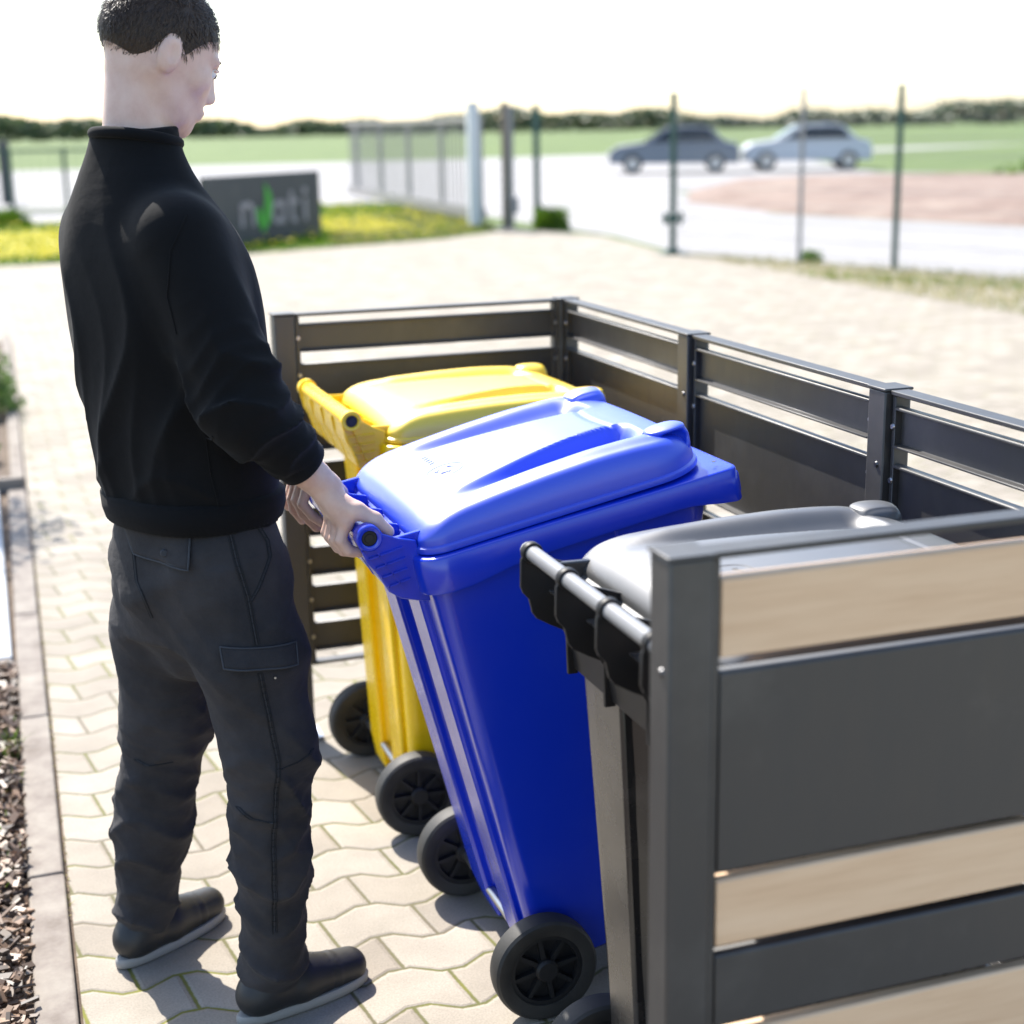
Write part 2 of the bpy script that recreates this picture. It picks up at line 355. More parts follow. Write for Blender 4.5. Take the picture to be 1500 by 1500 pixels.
def shrub(loc,rx,rz,n,ls,label):
    t=thing('shrub',loc,label,'shrub','low shrubs in the bed beside the path')
    mb=MB()
    for i in range(7):
        a=random.uniform(0,2*PI); q=random.uniform(.3,.8)
        mb.tube([(0,0,-.02),(math.cos(a)*rx*q*.5,math.sin(a)*rx*q*.5,rz*.5),(math.cos(a)*rx*q,math.sin(a)*rx*q,rz*.9)],[.008,.005,.002],5)
    mb.build('stem',M['bark'],t)
    mb=MB()
    for i in range(n):
        d=Vector((random.gauss(0,1),random.gauss(0,1),abs(random.gauss(0,1)))).normalized(); q=random.uniform(.35,1)**.6*(1+.25*math.sin(d.x*7)*math.cos(d.y*6))
        c=Vector((d.x*rx*q,d.y*rx*q,.02+d.z*rz*q)); u=Vector((random.gauss(0,1),random.gauss(0,1),random.gauss(0,.6))).normalized(); v=u.orthogonal().normalized()
        l=ls*random.uniform(.6,1.2)
        mb.add([c-u*l,c+v*l*.42,c+u*l,c-v*l*.42],[(0,1,2,3)])
    mb.build('foliage',M['leaf'],t)
shrub((-1.63,5.6,0),.28,.42,1500,.03,'bushy bright green shrub standing over the far kerb at the left edge')
shrub((-1.60,4.15,0),.11,.17,420,.022,'small low green plant just behind the slab edging, nearer than the bushy shrub')
shrub((-1.95,4.5,0),.34,.5,1200,.03,'green shrub beyond the pale slab, set back from the kerb')

t=thing('young_tree',(-2.15,4.35,0),'slender young tree in the upper bed, its shade falling on the pale slab and kerb','tree')
mb=MB(); mb.tube([(0,0,-.02),(.02,.01,.8),(-.01,.0,1.6),(.02,.01,2.4)],[.028,.022,.016,.006],8); mb.build('trunk',M['bark'],t,smooth=True)
mb=MB()
for i in range(14):
    a=random.uniform(0,2*PI); z=random.uniform(1.2,2.2); mb.tube([(0,0,z),(math.cos(a)*.25,math.sin(a)*.25,z+.15),(math.cos(a)*.48,math.sin(a)*.48,z+.2)],[.008,.005,.002],5)
mb.build('limb',M['bark'],t)
mb=MB()
for i in range(2600):
    d=Vector((random.gauss(0,1),random.gauss(0,1),random.gauss(0,1))).normalized(); q=random.random()**.45*(1+.3*math.sin(d.x*8+d.z*5)*math.cos(d.y*7))
    c=Vector((d.x*.46*q,d.y*.5*q,1.95+d.z*.62*q)); u=Vector((random.gauss(0,1),random.gauss(0,1),random.gauss(0,.6))).normalized(); v=u.orthogonal().normalized(); l=.04*random.uniform(.6,1.2)
    mb.add([c-u*l,c+v*l*.45,c+u*l,c-v*l*.45],[(0,1,2,3)])
mb.build('crown',M['leaf'],t)
# ------------------------------------------------------------------ bin enclosure
GAPS=[(1.128,1.148),(1.026,1.056),(.766,.797),(.646,.676),(.538,.567),(.430,.459),(.327,.354)]
SLATS=[(1.056,1.128),(.797,1.026),(.676,.766),(.567,.646),(.459,.538),(.354,.430),(.248,.327)]
enc=thing('bin_enclosure',(0,0,0),'anthracite metal slatted bin enclosure standing open towards the person','bin enclosure')
def screws(mb,x,y,zs,axis,sgn):
    for z in zs:
        if axis=='y': mb.lathe([(0.0001,0),(.006,0),(.0062,.0015),(.0045,.0035),(.0001,.0035)] if sgn>0 else [(0.0001,0),(.006,0),(.0062,-.0015),(.0045,-.0035),(.0001,-.0035)],(x,y,z),'y',12,False)
        else:
            mb.tube([(x,y,z),(x+sgn*.0035,y,z)],[.0062,.005],12)
def post(x,y,s=.055):
    h=s/2
    mb=MB(); mb.box(x-h,x+h,y-h,y+h,.012,1.152); p=mb.build('post',M['coat'],enc,bevel=.003)
    mb=MB(); mb.box(x-h-.0025,x+h+.0025,y-h-.0025,y+h+.0025,1.1525,1.1575); mb.build('post_cap',M['coat'],p,bevel=.0015)
    mb=MB(); mb.box(x-h-.02,x+h+.02,y-h-.02,y+h+.02,.001,.0115); 
    mb.build('foot_plate',M['zinc'],p,bevel=.002)
    mb=MB(); mb.tube([(x-h,y-.008,1.02),(x-h-.003,y-.008,1.02)],[.0060,.0045],14); mb.build('screw',M['darkzinc'],p,smooth=True)
POSTS=[(-.775,0),(0,0),(0,-.79),(0,-1.58),(0,-2.40),(-.79,-2.40)]
for p in POSTS: post(*p, s=.053)
def cslat(a,b,z0,z1,m,face):      # C-profile slat between points a,b; face = inward normal (2D); lips turn towards the face
    ax,ay=a; bx,by=b; d=Vector((bx-ax,by-ay)); L=d.length; d.normalize(); n=Vector(face)
    lip=.018; t=.002
    prof=[(lip,z0),(lip,z0+.004),(t,z0+.005),(t,z1-.007),(lip*.9,z1-.006),(lip*.9,z1-.002),(lip*.9-.003,z1),(-.001,z1),(-.004,z1-.003),(-.004,z0)]
    mb=MB(); k=len(prof)
    vs=[(ax+n.x*o,ay+n.y*o,z) for o,z in prof]+[(bx+n.x*o,by+n.y*o,z) for o,z in prof]
    mb.add(vs,[tuple(range(k)),tuple(range(2*k-1,k-1,-1))]+[(i,i+k,(i+1)%k+k,(i+1)%k) for i in range(k)])
    return mb.build('slat',m,enc,bevel=.001,seg=1)
NEARSLATS=[(1.031,1.124),(.768,1.014),(.672,.757),(.567,.660),(.459,.553),(.354,.445),(.248,.340)]
def bay(a,b,face,woods=(),off=.0,SLATS=SLATS):
    ax,ay=a; bx,by=b; d=Vector((bx-ax,by-ay)).normalized(); g=.030
    A=(ax+d.x*g,ay+d.y*g); B=(bx-d.x*g,by-d.y*g); n=Vector(face)
    o=Vector((n.x*off,n.y*off))
    for i,(z0,z1) in enumerate(SLATS):
        mm=M['wood'] if i in woods else M['coat']
        a2=(A[0]+d.x*.012+o.x,A[1]+d.y*.012+o.y); b2=(B[0]-d.x*.012+o.x,B[1]-d.y*.012+o.y)
        s=cslat(a2,b2,z0,z1,mm,face)
        if i in woods: s['label']='light wood decor slat'
    def bar(z0,z1,w,nm):
        c=MB(); w2=w/2; q=Vector((-d.y,d.x))
        c.add([(A[0]+q.x*w2,A[1]+q.y*w2,z0),(A[0]-q.x*w2,A[1]-q.y*w2,z0),(B[0]-q.x*w2,B[1]-q.y*w2,z0),(B[0]+q.x*w2,B[1]+q.y*w2,z0),
               (A[0]+q.x*w2,A[1]+q.y*w2,z1),(A[0]-q.x*w2,A[1]-q.y*w2,z1),(B[0]-q.x*w2,B[1]-q.y*w2,z1),(B[0]+q.x*w2,B[1]+q.y*w2,z1)],
              [(0,3,2,1),(4,5,6,7),(0,1,5,4),(1,2,6,5),(2,3,7,6),(3,0,4,7)])
        c.build(nm,M['coat'],enc,bevel=.0015)
    bar(1.147,1.155,.036,'top_rail'); bar(.208,.217,.030,'bottom_rail')
    # vertical side channels beside each post
    for P,sg in ((A,1),(B,-1)):
        mb=MB(); w2=.014; q=Vector((-d.y,d.x)); e0=0.001*sg; e1=.011*sg
        vs=[]
        for z in (.218,1.146):
            for e,w_ in ((e0,-w2),(e1,-w2),(e1,w2),(e0,w2)): vs.append((P[0]+d.x*e+q.x*w_,P[1]+d.y*e+q.y*w_,z))
        mb.add(vs,[(0,3,2,1),(4,5,6,7),(0,1,5,4),(1,2,6,5),(2,3,7,6),(3,0,4,7)]); mb.build('side_channel',M['coat'],enc,bevel=.001,seg=1)
        for z0,z1 in SLATS:
            for z in ((z0+z1)/2,) if z1-z0<.15 else (z0+.03,z1-.03):
                mb=MB()
                c=Vector((P[0]+d.x*.006*sg,P[1]+d.y*.006*sg))+n*.0145
                mb.tube([(c.x,c.y,z),(c.x+n.x*.003,c.y+n.y*.003,z)],[.006,.0045],10)
                mb.build('screw',M['zinc'],enc,smooth=True)
bay((-.775,0),(0,0),(0,-1)); bay((0,0),(0,-.79),(-1,0)); bay((0,-.79),(0,-1.58),(-1,0)); bay((0,-1.58),(0,-2.40),(-1,0))
bay((-.79,-2.40),(0,-2.40),(0,1),woods=(0,2,4,6),off=-.012,SLATS=NEARSLATS)

# ------------------------------------------------------------------ SDF modelling for the person
def surface_nets(f,org,h):
    ins=f<0; nx,ny,nz=f.shape
    acc=np.zeros((nx-1,ny-1,nz-1,3)); cnt=np.zeros((nx-1,ny-1,nz-1))
    def edge(axis):
        sl0=[slice(None)]*3; sl1=[slice(None)]*3; sl0[axis]=slice(0,-1); sl1[axis]=slice(1,None)
        a=f[tuple(sl0)]; b=f[tuple(sl1)]; cr=(a<0)!=(b<0); t=np.where(cr,a/(a-b+1e-20),0)
        return cr,t
    quads=[]
    idx=-np.ones((nx-1,ny-1,nz-1),int)
    for ax in range(3):
        cr,t=edge(ax); I=np.argwhere(cr); T=t[cr]
        P=I.astype(float); P[:,ax]+=T
        o=[a for a in range(3) if a!=ax]
        for d1 in (0,-1):
            for d2 in (0,-1):
                J=I.copy(); J[:,o[0]]+=d1; J[:,o[1]]+=d2
                ok=np.all(J>=0,axis=1)&(J[:,0]<nx-1)&(J[:,1]<ny-1)&(J[:,2]<nz-1)
                np.add.at(acc,tuple(J[ok].T),P[ok]); np.add.at(cnt,tuple(J[ok].T),1)
    m=cnt>0; V=acc[m]/cnt[m][:,None]; idx[m]=np.arange(m.sum())
    for ax in range(3):
        cr,t=edge(ax); I=np.argwhere(cr); o=[(ax+1)%3,(ax+2)%3]
        ok=(I[:,o[0]]>0)&(I[:,o[1]]>0)&(I[:,o[0]]<f.shape[o[0]]-1)&(I[:,o[1]]<f.shape[o[1]]-1); I=I[ok]
        def g(d1,d2):
            J=I.copy(); J[:,o[0]]+=d1; J[:,o[1]]+=d2; return idx[tuple(J.T)]
        Q=np.stack([g(-1,-1),g(0,-1),g(0,0),g(-1,0)],1)
        flip=~(f[tuple(I.T)]<0); Q[flip]=Q[flip][:,::-1]; quads.append(Q)
    return V*h+np.array(org), np.concatenate(quads)
def sdf_mesh(fn,lo,hi,h):
    lo=np.array(lo,float); hi=np.array(hi,float); n=np.ceil((hi-lo)/h).astype(int)+1
    ax=[lo[i]+h*np.arange(n[i]) for i in range(3)]
    G=np.meshgrid(*ax,indexing='ij'); f=fn(*G); return surface_nets(f,lo,h)
def smin(a,b,k):
    h=np.clip(.5+.5*(b-a)/k,0,1); return b*(1-h)+a*h-k*h*(1-h)
def cone(X,Y,Z,a,b,ra,rb):
    a=np.array(a,float);b=np.array(b,float); d=b-a; L=d@d
    t=np.clip(((X-a[0])*d[0]+(Y-a[1])*d[1]+(Z-a[2])*d[2])/L,0,1)
    return np.sqrt((X-a[0]-t*d[0])**2+(Y-a[1]-t*d[1])**2+(Z-a[2]-t*d[2])**2)-(ra+(rb-ra)*t)
def chain(X,Y,Z,pts,rs,k=.02):
    r=None
    for i in range(len(pts)-1):
        c=cone(X,Y,Z,pts[i],pts[i+1],rs[i],rs[i+1]); r=c if r is None else smin(r,c,k)
    return r
def ell(X,Y,Z,c,r,rot=None):
    P=[X-c[0],Y-c[1],Z-c[2]]
    if rot is not None:
        P=[rot[0][i]*P[0]+rot[1][i]*P[1]+rot[2][i]*P[2] for i in range(3)]
    q=np.sqrt((P[0]/r[0])**2+(P[1]/r[1])**2+(P[2]/r[2])**2); return (q-1)*min(r)
def column(X,Y,Z,keys,phi):       # keys: z, cx, cy, depth radius, width radius ; faces (cos phi, sin phi)
    K=np.array(keys); z=np.clip(Z,K[0,0],K[-1,0])
    cx,cy,rd,rw=[sum(np.interp(z+o,K[:,0],K[:,i]) for o in (-.05,-.025,0,.025,.05))/5 for i in (1,2,3,4)]
    c,s=math.cos(phi),math.sin(phi); u=(X-cx)*c+(Y-cy)*s; v=-(X-cx)*s+(Y-cy)*c
    q=(np.abs(u/rd)**2.3+np.abs(v/rw)**2.3)**(1/2.3); d=(q-1)*np.minimum(rd,rw)
    dz=np.maximum(K[0,0]-Z,Z-K[-1,0]); return np.maximum(d,dz)
def wob(X,Y,Z,seed,sc,n=6):
    r=np.random.default_rng(seed); o=0
    for i in range(n):
        d=r.normal(size=3); d/=np.linalg.norm(d); o=o+np.sin((X*d[0]+Y*d[1]+Z*d[2])*sc*r.uniform(.6,1.6)+r.uniform(0,6.28))
    return o/n
def ridge(ph,p=2.0): return (1-np.abs(np.sin(ph)))**p
def gau(d,s): return np.exp(-(d/s)**2)
def arr_obj(name,V,F,m,parent,smooth_it=2):
    me=bpy.data.meshes.new(name); me.from_pydata([tuple(v) for v in V],[],[tuple(int(i) for i in q) for q in F]); me.update()
    me.materials.append(m); 
    for p in me.polygons: p.use_smooth=True
    o=bpy.data.objects.new(name,me); COL.objects.link(o); o.parent=parent
    if smooth_it:
        s=o.modifiers.new('smooth','SMOOTH'); s.factor=.5; s.iterations=smooth_it
    return o
# ------------------------------------------------------------------ wheelie bins (local x: rear -, front +; origin on the ground under the axle)
def rrect(x0,x1,hw,rr,rf,nseg=10,ny=14,nx=20,rear=None):
    pts=[]
    def arc(cx,cy,r,a0,a1):
        for i in range(nseg+1):
            a=a0+(a1-a0)*i/nseg; pts.append((cx+r*math.cos(a),cy+r*math.sin(a)))
    # start rear right going +x along y=-hw
    arc(x0+rr,-hw+rr,rr,PI,1.5*PI)
    for i in range(1,nx): pts.append((x0+rr+(x1-rf-x0-rr)*i/nx,-hw))
    arc(x1-rf,-hw+rf,rf,-.5*PI,0)
    for i in range(1,ny): pts.append((x1,-hw+rf+(2*hw-2*rf)*i/ny))
    arc(x1-rf,hw-rf,rf,0,.5*PI)
    for i in range(1,nx): pts.append((x1-rf-(x1-rf-x0-rr)*i/nx,hw))
    arc(x0+rr,hw-rr,rr,.5*PI,PI)
    for i in range(1,40):
        y=hw-rr-(2*hw-2*rr)*i/40; x=x0
        if rear: x=x0+rear(y,hw)
        pts.append((x,y))
    return pts
def sstep(a,b,x):
    t=min(1,max(0,(x-a)/(b-a))); return t*t*(3-2*t)
def lid_profile(x):
    P=[(-.05,.970),(-.03,.979),(.0,.993),(.03,1.002),(.10,1.008),(.20,1.014),(.30,1.017),(.38,1.015),(.44,1.009),(.475,.999),(.51,.980),(.55,.96)]
    for i in range(len(P)-1):
        if x<=P[i+1][0]:
            t=(x-P[i][0])/(P[i+1][0]-P[i][0]); return P[i][1]*(1-t)+P[i+1][1]*t
    return .95
def lid_z(x,y):
    xs=[x-.02,x-.01,x,x+.01,x+.02]; z=sum(lid_profile(q) for q in xs)/5
    ay=abs(y)
    z-=.006*(ay/.26)**2
    # wedge recess each side of the raised middle: deepens to the front, then ends
    dep=.040*sstep(-.04,.36,x)*(1-sstep(.385,.43,x))
    yin=.150-.07*sstep(.0,.40,x)
    prof=sstep(yin,yin+.026,ay)*(1-sstep(yin+.035,.212,ay))
    z-=dep*prof
    z+=.005*sstep(.17,.20,ay)*(1-sstep(.215,.24,ay))*sstep(.02,.1,x)*(1-sstep(.4,.46,x))
    z-=.0025*(1-sstep(0,.012,abs(x-.385-.05*(ay/.2)**2)))*(ay<.1)
    return z
def build_bin(label,m,hm,style,group='wheeled rubbish bins in the enclosure'):
    t=thing('wheelie_bin',(0,0,0),label,'bin',group); lm=M[style+'_lid']
    # body
    loops=[]
    for z,ins in ((.045,.03),(.050,.012),(.062,.0),(.12,0),(.2,0),(.3,0),(.42,0),(.55,0),(.68,0),(.78,0),(.86,0),(.895,0),(.93,0)):
        q=(z-.05)/.88; hw=.200+.060*q-ins; x0=.005-.045*q+ins; x1=.375+.118*q-ins
        fl=.012*sstep(.80,.88,z)
        dep=.026*sstep(.04,.10,z)
        def rear(y,h): 
            a=abs(y); return dep*(1-sstep(.045,.062,a))
        P=rrect(x0,x1+fl,hw+fl*.4,.028,.055,rear=rear)
        loops.append([(x,y,z) for x,y in P])
    mb=MB(); mb.loft(loops,True,True)
    # rear feet / wheel housings between the wheels
    body=mb.build('body',m,t,smooth=True,angle=40)
    for s in (-1,1):
        mb=MB(); mb.prism([(-.046,.84),(-.03,.85),(.03,.85),(.03,.07),(.014,.035),(.002,.032),(-.010,.10),(-.020,.3)],s*.058 if s>0 else -.165,.165 if s>0 else -.058)
        mb.build('rear_rib',m,t,bevel=.006)
        # side crease rib
        mb=MB(); mb.prism([(.300,.90),(.306,.90),(.300,.45),(.296,.45)],s*.252,s*.262)
        mb.build('side_rib',m,t,bevel=.001)
    # rim: deep collar; its front is a square ledge with a down-turned comb lip
    loops=[]
    def rl(z0f,ins,cr=.02,frz=None):
        P=rrect(-.056+ins,.545-ins,.287-ins,.05,cr); return [(x,y,z0f(x)) for x,y in P]
    bot=lambda x:.872+.016*sstep(.0,.15,x)-.018*sstep(.42,.54,x)
    top=lambda x:.936-.004*sstep(.1,.5,x)
    loops=[rl(bot,.030),rl(bot,.001),rl(lambda x:bot(x)+.003,0),rl(lambda x:top(x)-.004,.002),rl(lambda x:top(x)-.001,.004),rl(top,.008),rl(top,.060)]
    mb=MB(); mb.loft(loops,True,True); rim=mb.build('rim',m,t,smooth=True,angle=50)
    mb=MB(); mb.box(.535,.556,-.255,.255,.872,.914); mb.build('front_lip',m,t,bevel=.006)
    mb=MB(); mb.tube([(.515,-.245,.9402),(.515,-.245,.9408)],[.004,.004],10); mb.build('drain_hole',M['capblk'],rim)
    # lid
    lw=.268; loops=[]
    def ll(ins,zf):
        P=rrect(-.040+ins,.505-ins,lw-ins,max(.045-ins,.002),max(.105-ins,.003),nx=150,ny=40,nseg=12); return [(x,y,zf(x,y)) for x,y in P]
    loops.append(ll(.012,lambda x,y:.9385)); loops.append(ll(-.004,lambda x,y:.9385)); loops.append(ll(-.005,lambda x,y:.941)); loops.append(ll(-.004,lambda x,y:.948)); loops.append(ll(.001,lambda x,y:.951))
    RE=.028
    for i in range(0,91):
        d=.001+(i/90)**1.1*.262
        def zf(x,y,d=d):
            k=min(1,d/RE); f=math.sqrt(max(0,1-(1-k)**2))
            zt=lid_z(x,y); return .953+(zt-.953)*f
        if d>lw-.004: break
        loops.append(ll(d,zf))
    mb=MB(); mb.loft(loops,True,True); lid=mb.build('lid',lm,t,smooth=True,angle=30)
    for s in (-1,1):
        gx,gy=.452,s*.193
        def fg(X,Y,Z):
            v=(Y-gy)*s                      # outward
            q=np.sqrt(((X-gx)/.040)**2+((v)/.034)**2); d=np.maximum((q-1)*.034,np.abs(Z-.985)-.026)
            d=(((np.abs((X-gx)/.042)**3+np.abs(v/.034)**3+np.abs((Z-.985)/.032)**3+1e-9)**(1/3))-1)*.032
            cav=ell(X,v,Z,(gx+.004,.040,.992),(.032,.038,.021)); d=-smin(-d,cav,.004)
            lip=ell(X,v,Z,(gx-.002,.008,1.013),(.034,.026,.0060)); lip=np.maximum(lip,-.018-v); d=smin(d,lip,.006)
            return d
        V,F=sdf_mesh(fg,(gx-.055,min(gy-s*.05,gy+s*.05),.940),(gx+.055,max(gy-s*.05,gy+s*.05),1.03),.0017)
        arr_obj('lid_grip',V,F,lm,lid,3)
    # embossed ring and short marks moulded in the lid
    if style!='yellow':
        mb=MB()
        def zz(x,y): return lid_z(x,y)+.0002
        ring=[(.085+.034*math.cos(2*PI*k/48),-.03+.034*math.sin(2*PI*k/48)) for k in range(49)]
        mb.tube([(x,y,zz(x,y)) for x,y in ring],.0006,6,cap=False)
        for k in range(3):
            a=2*PI*k/3+.5; c=(.085+.014*math.cos(a),-.03+.014*math.sin(a)); q=(-math.sin(a),math.cos(a))
            mb.tube([(c[0]-q[0]*.011,c[1]-q[1]*.011,zz(*c)),(c[0]+q[0]*.008,c[1]+q[1]*.008,zz(*c)),(c[0]+q[0]*.003+.005*math.cos(a),c[1]+q[1]*.003+.005*math.sin(a),zz(*c))],.0009,6)
        for k in range(5):
            y=.035+k*.014; mb.tube([(.075,y,zz(.075,y)),(.085,y+.004,zz(.085,y))],.0009,6)
        mb.build('moulded_mark',lm,lid,smooth=True)
    # handle bar
    hx,hz=-.118,.992
    br=.0175 if style!='black' else .0118
    bm_=M['alu'] if style=='black' else m
    mb=MB(); mb.cyl((hx,-.232,hz),(hx,.232,hz),br,28); bar=mb.build('handle_bar',bm_,t,smooth=True,angle=40)
    capr=.0135 if style!='black' else .0125
    for s in (-1,1):
        mb=MB(); mb.lathe([(.0001,s*.2435),(capr*.55,s*.2435),(capr*.62,s*.2415),(capr*.9,s*.2415),(capr,s*.239),(capr,s*.228)],(hx,0,hz),'y',28,False)
        mb.build('end_cap',M['capblk'] if style!='black' else M['alu'],bar,smooth=True)
        if style!='black':
            mb=MB(); mb.lathe([(.0136,s*.220),(.0136,s*.243),(.0155,s*.2445),(.0205,s*.2445),(.0225,s*.2425),(.0225,s*.220)],(hx,0,hz),'y',32,True)
            mb.build('end_collar',m,bar,smooth=True,angle=40)
    # brackets
    if style=='black':
        W=[(hx+.012,hz+.004),(hx-.012,hz+.003),(hx-.018,hz-.01),(hx-.019,hz-.052),(hx-.015,hz-.062),(hx-.006,hz-.072),(hx-.003,hz-.084),(hx-.001,hz-.094),(hx+.006,hz-.104),(hx+.030,hz-.118),(hx+.048,hz-.127),(-.064,hz-.136),(-.062,hz-.200),(-.046,hz-.200),(-.040,hz-.05),(-.035,hz-.03),(hx+.03,hz-.012)]
        for y in (-.222,-.076,.074,.222):
            mb=MB(); mb.prism(W,y-.004,y+.004); br_=mb.build('handle_bracket',M['bracket'],t,bevel=.001)
            mb=MB(); mb.lathe([(.0119,-.007),(.0119,.007),(.0155,.007),(.0165,.005),(.0165,-.005),(.0155,-.007)],(hx,y,hz),'y',28,True); mb.build('bracket_ring',M['bracket'],br_,smooth=True,angle=40)
        mb=MB(); mb.prism([(-.070,.93),(-.064,.936),(-.050,.936),(-.046,.80),(-.052,.80)],-.222,.222); mb.build('handle_web',M['bracket'],t,bevel=.002)
        mb=MB()
        for y in (-.15,0,.15): mb.box(-.10,-.068,y-.05,y+.05,.9345,.9375)
        mb.build('web_ledge',m,t,bevel=.001)
    else:
        W=[(hx+.016,hz+.004),(hx-.016,hz+.003),(hx-.019,hz-.012),(hx-.012,hz-.045),(hx-.002,hz-.062),(hx+.006,hz-.085),(hx+.012,hz-.104),(hx+.030,hz-.122),(hx+.055,hz-.134),(-.040,hz-.142),(-.040,hz-.03),(hx+.05,hz-.018)]
        for y in (-.229,-.115,0,.115,.229):
            mb=MB(); mb.prism(W,y-.004,y+.004); mb.build('handle_bracket',m,t,bevel=.002)
        sh=[(hx-.008,hz-.01),(hx-.014,hz-.012),(hx-.010,hz-.045),(hx+.000,hz-.064),(hx+.008,hz-.086),(hx+.014,hz-.105),(hx+.032,hz-.121),(hx+.058,hz-.132),(hx+.058,hz-.126),(hx+.036,hz-.114),(hx+.020,hz-.100),(hx+.012,hz-.08),(hx+.002,hz-.058),(hx-.005,hz-.042)]
        mb=MB(); mb.prism(sh,-.229,.229); mb.build('handle_web',m,t,bevel=.0015)
        for s in (-1,1):     # waffle ribs on the outer faces
            mb=MB()
            Y0,Y1=(s*.2335,s*.241) if s>0 else (s*.241,s*.2335)
            def bar2(a,b,w=.0022):
                a=Vector((a[0],0,a[1]));b=Vector((b[0],0,b[1])); d_=(b-a).normalized(); q=Vector((-d_.z,0,d_.x))*w/2
                mb.prism([(v.x,v.z) for v in (a+q,a-q,b-q,b+q)],Y0,Y1)
            bar2((hx-.016,hz-.02),(hx+.016,hz-.100)); bar2((hx+.004,hz-.02),(hx+.038,hz-.106))
            for k in range(4): bar2((hx-.010+k*.007,hz-.036-k*.019),(hx+.052,hz-.033-k*.019))
            mb.build('bracket_ribs',m,t)
    # lid hinge lugs reaching back to the bar
    for s in (-1,1):
        y=s*.2175
        mb=MB(); mb.prism([(hx+.004,hz+.014),(hx+.018,hz-.006),(hx+.035,hz-.018),(.012,.972),(.022,.966),(.01,.950),(-.04,.942),(hx+.03,hz-.034),(hx-.005,hz-.014)],y-.006,y+.006)
        mb.build('hinge_lug',m,lid,bevel=.002)
    # axle and wheels
    mb=MB(); mb.cyl((0,-.245,.1),(0,.245,.1),.010,16); mb.build('axle',M['zinc'],t,smooth=True)
    for s in (-1,1):
        w=bpy.data.objects.new('wheel',None); COL.objects.link(w); w.parent=t; w.location=(0,s*.249,.1); w.empty_display_size=.05
        mb=MB(); mb.lathe([(.070,-.021),(.085,-.025),(.094,-.024),(.0985,-.019),(.100,-.010),(.100,.010),(.0985,.019),(.094,.024),(.085,.025),(.070,.021)],(0,0,0),'y',64); mb.build('tyre',M['rubber'],w,smooth=True,angle=25)
        mb=MB(); mb.lathe([(.0702,-.018),(.0702,.018),(.062,.018),(.060,.006),(.060,-.006),(.062,-.018)],(0,0,0),'y',48)
        mb.lathe([(.0001,-.026),(.018,-.026),(.022,-.02),(.022,.02),(.018,.026),(.0001,.026)],(0,0,0),'y',32,False)
        mb.lathe([(.020,-.003),(.061,-.003),(.061,.003),(.020,.003)],(0,0,0),'y',48)
        for k in range(8):
            a=2*PI*k/8; c,s2=math.cos(a),math.sin(a)
            P=[(.018,-.005),(.062,-.0035),(.062,.0035),(.018,.005)]
            mb.prism([(r*c-q*s2,r*s2+q*c) for r,q in P],-.016,.016)
        mb.build('hub',M['capblk'],w,smooth=True,angle=30)
    return t
yb=build_bin('upright yellow wheeled rubbish bin at the far end beside the slatted side wall',M['yellow'],None,'yellow'); yb.location=(-.64,-.425,0)
bb=build_bin('blue wheeled rubbish bin tilted back on its wheels, its handle gripped by the person',M['blue'],None,'blue')
# tilt about the axle, wheels stay on the ground
th=R(11.6); c0=Vector((0,0,.1)); rot=Matrix.Rotation(-th,4,'Y')
bb.rotation_euler=(0,-th,0); off=c0-(rot@c0); bb.location=Vector((-.626,-1.235,0))+off
kb=build_bin('upright black wheeled rubbish bin with a grey tube handle, nearest behind the wooden slat wall',M['black'],None,'black'); kb.location=(-.632,-2.02,0)

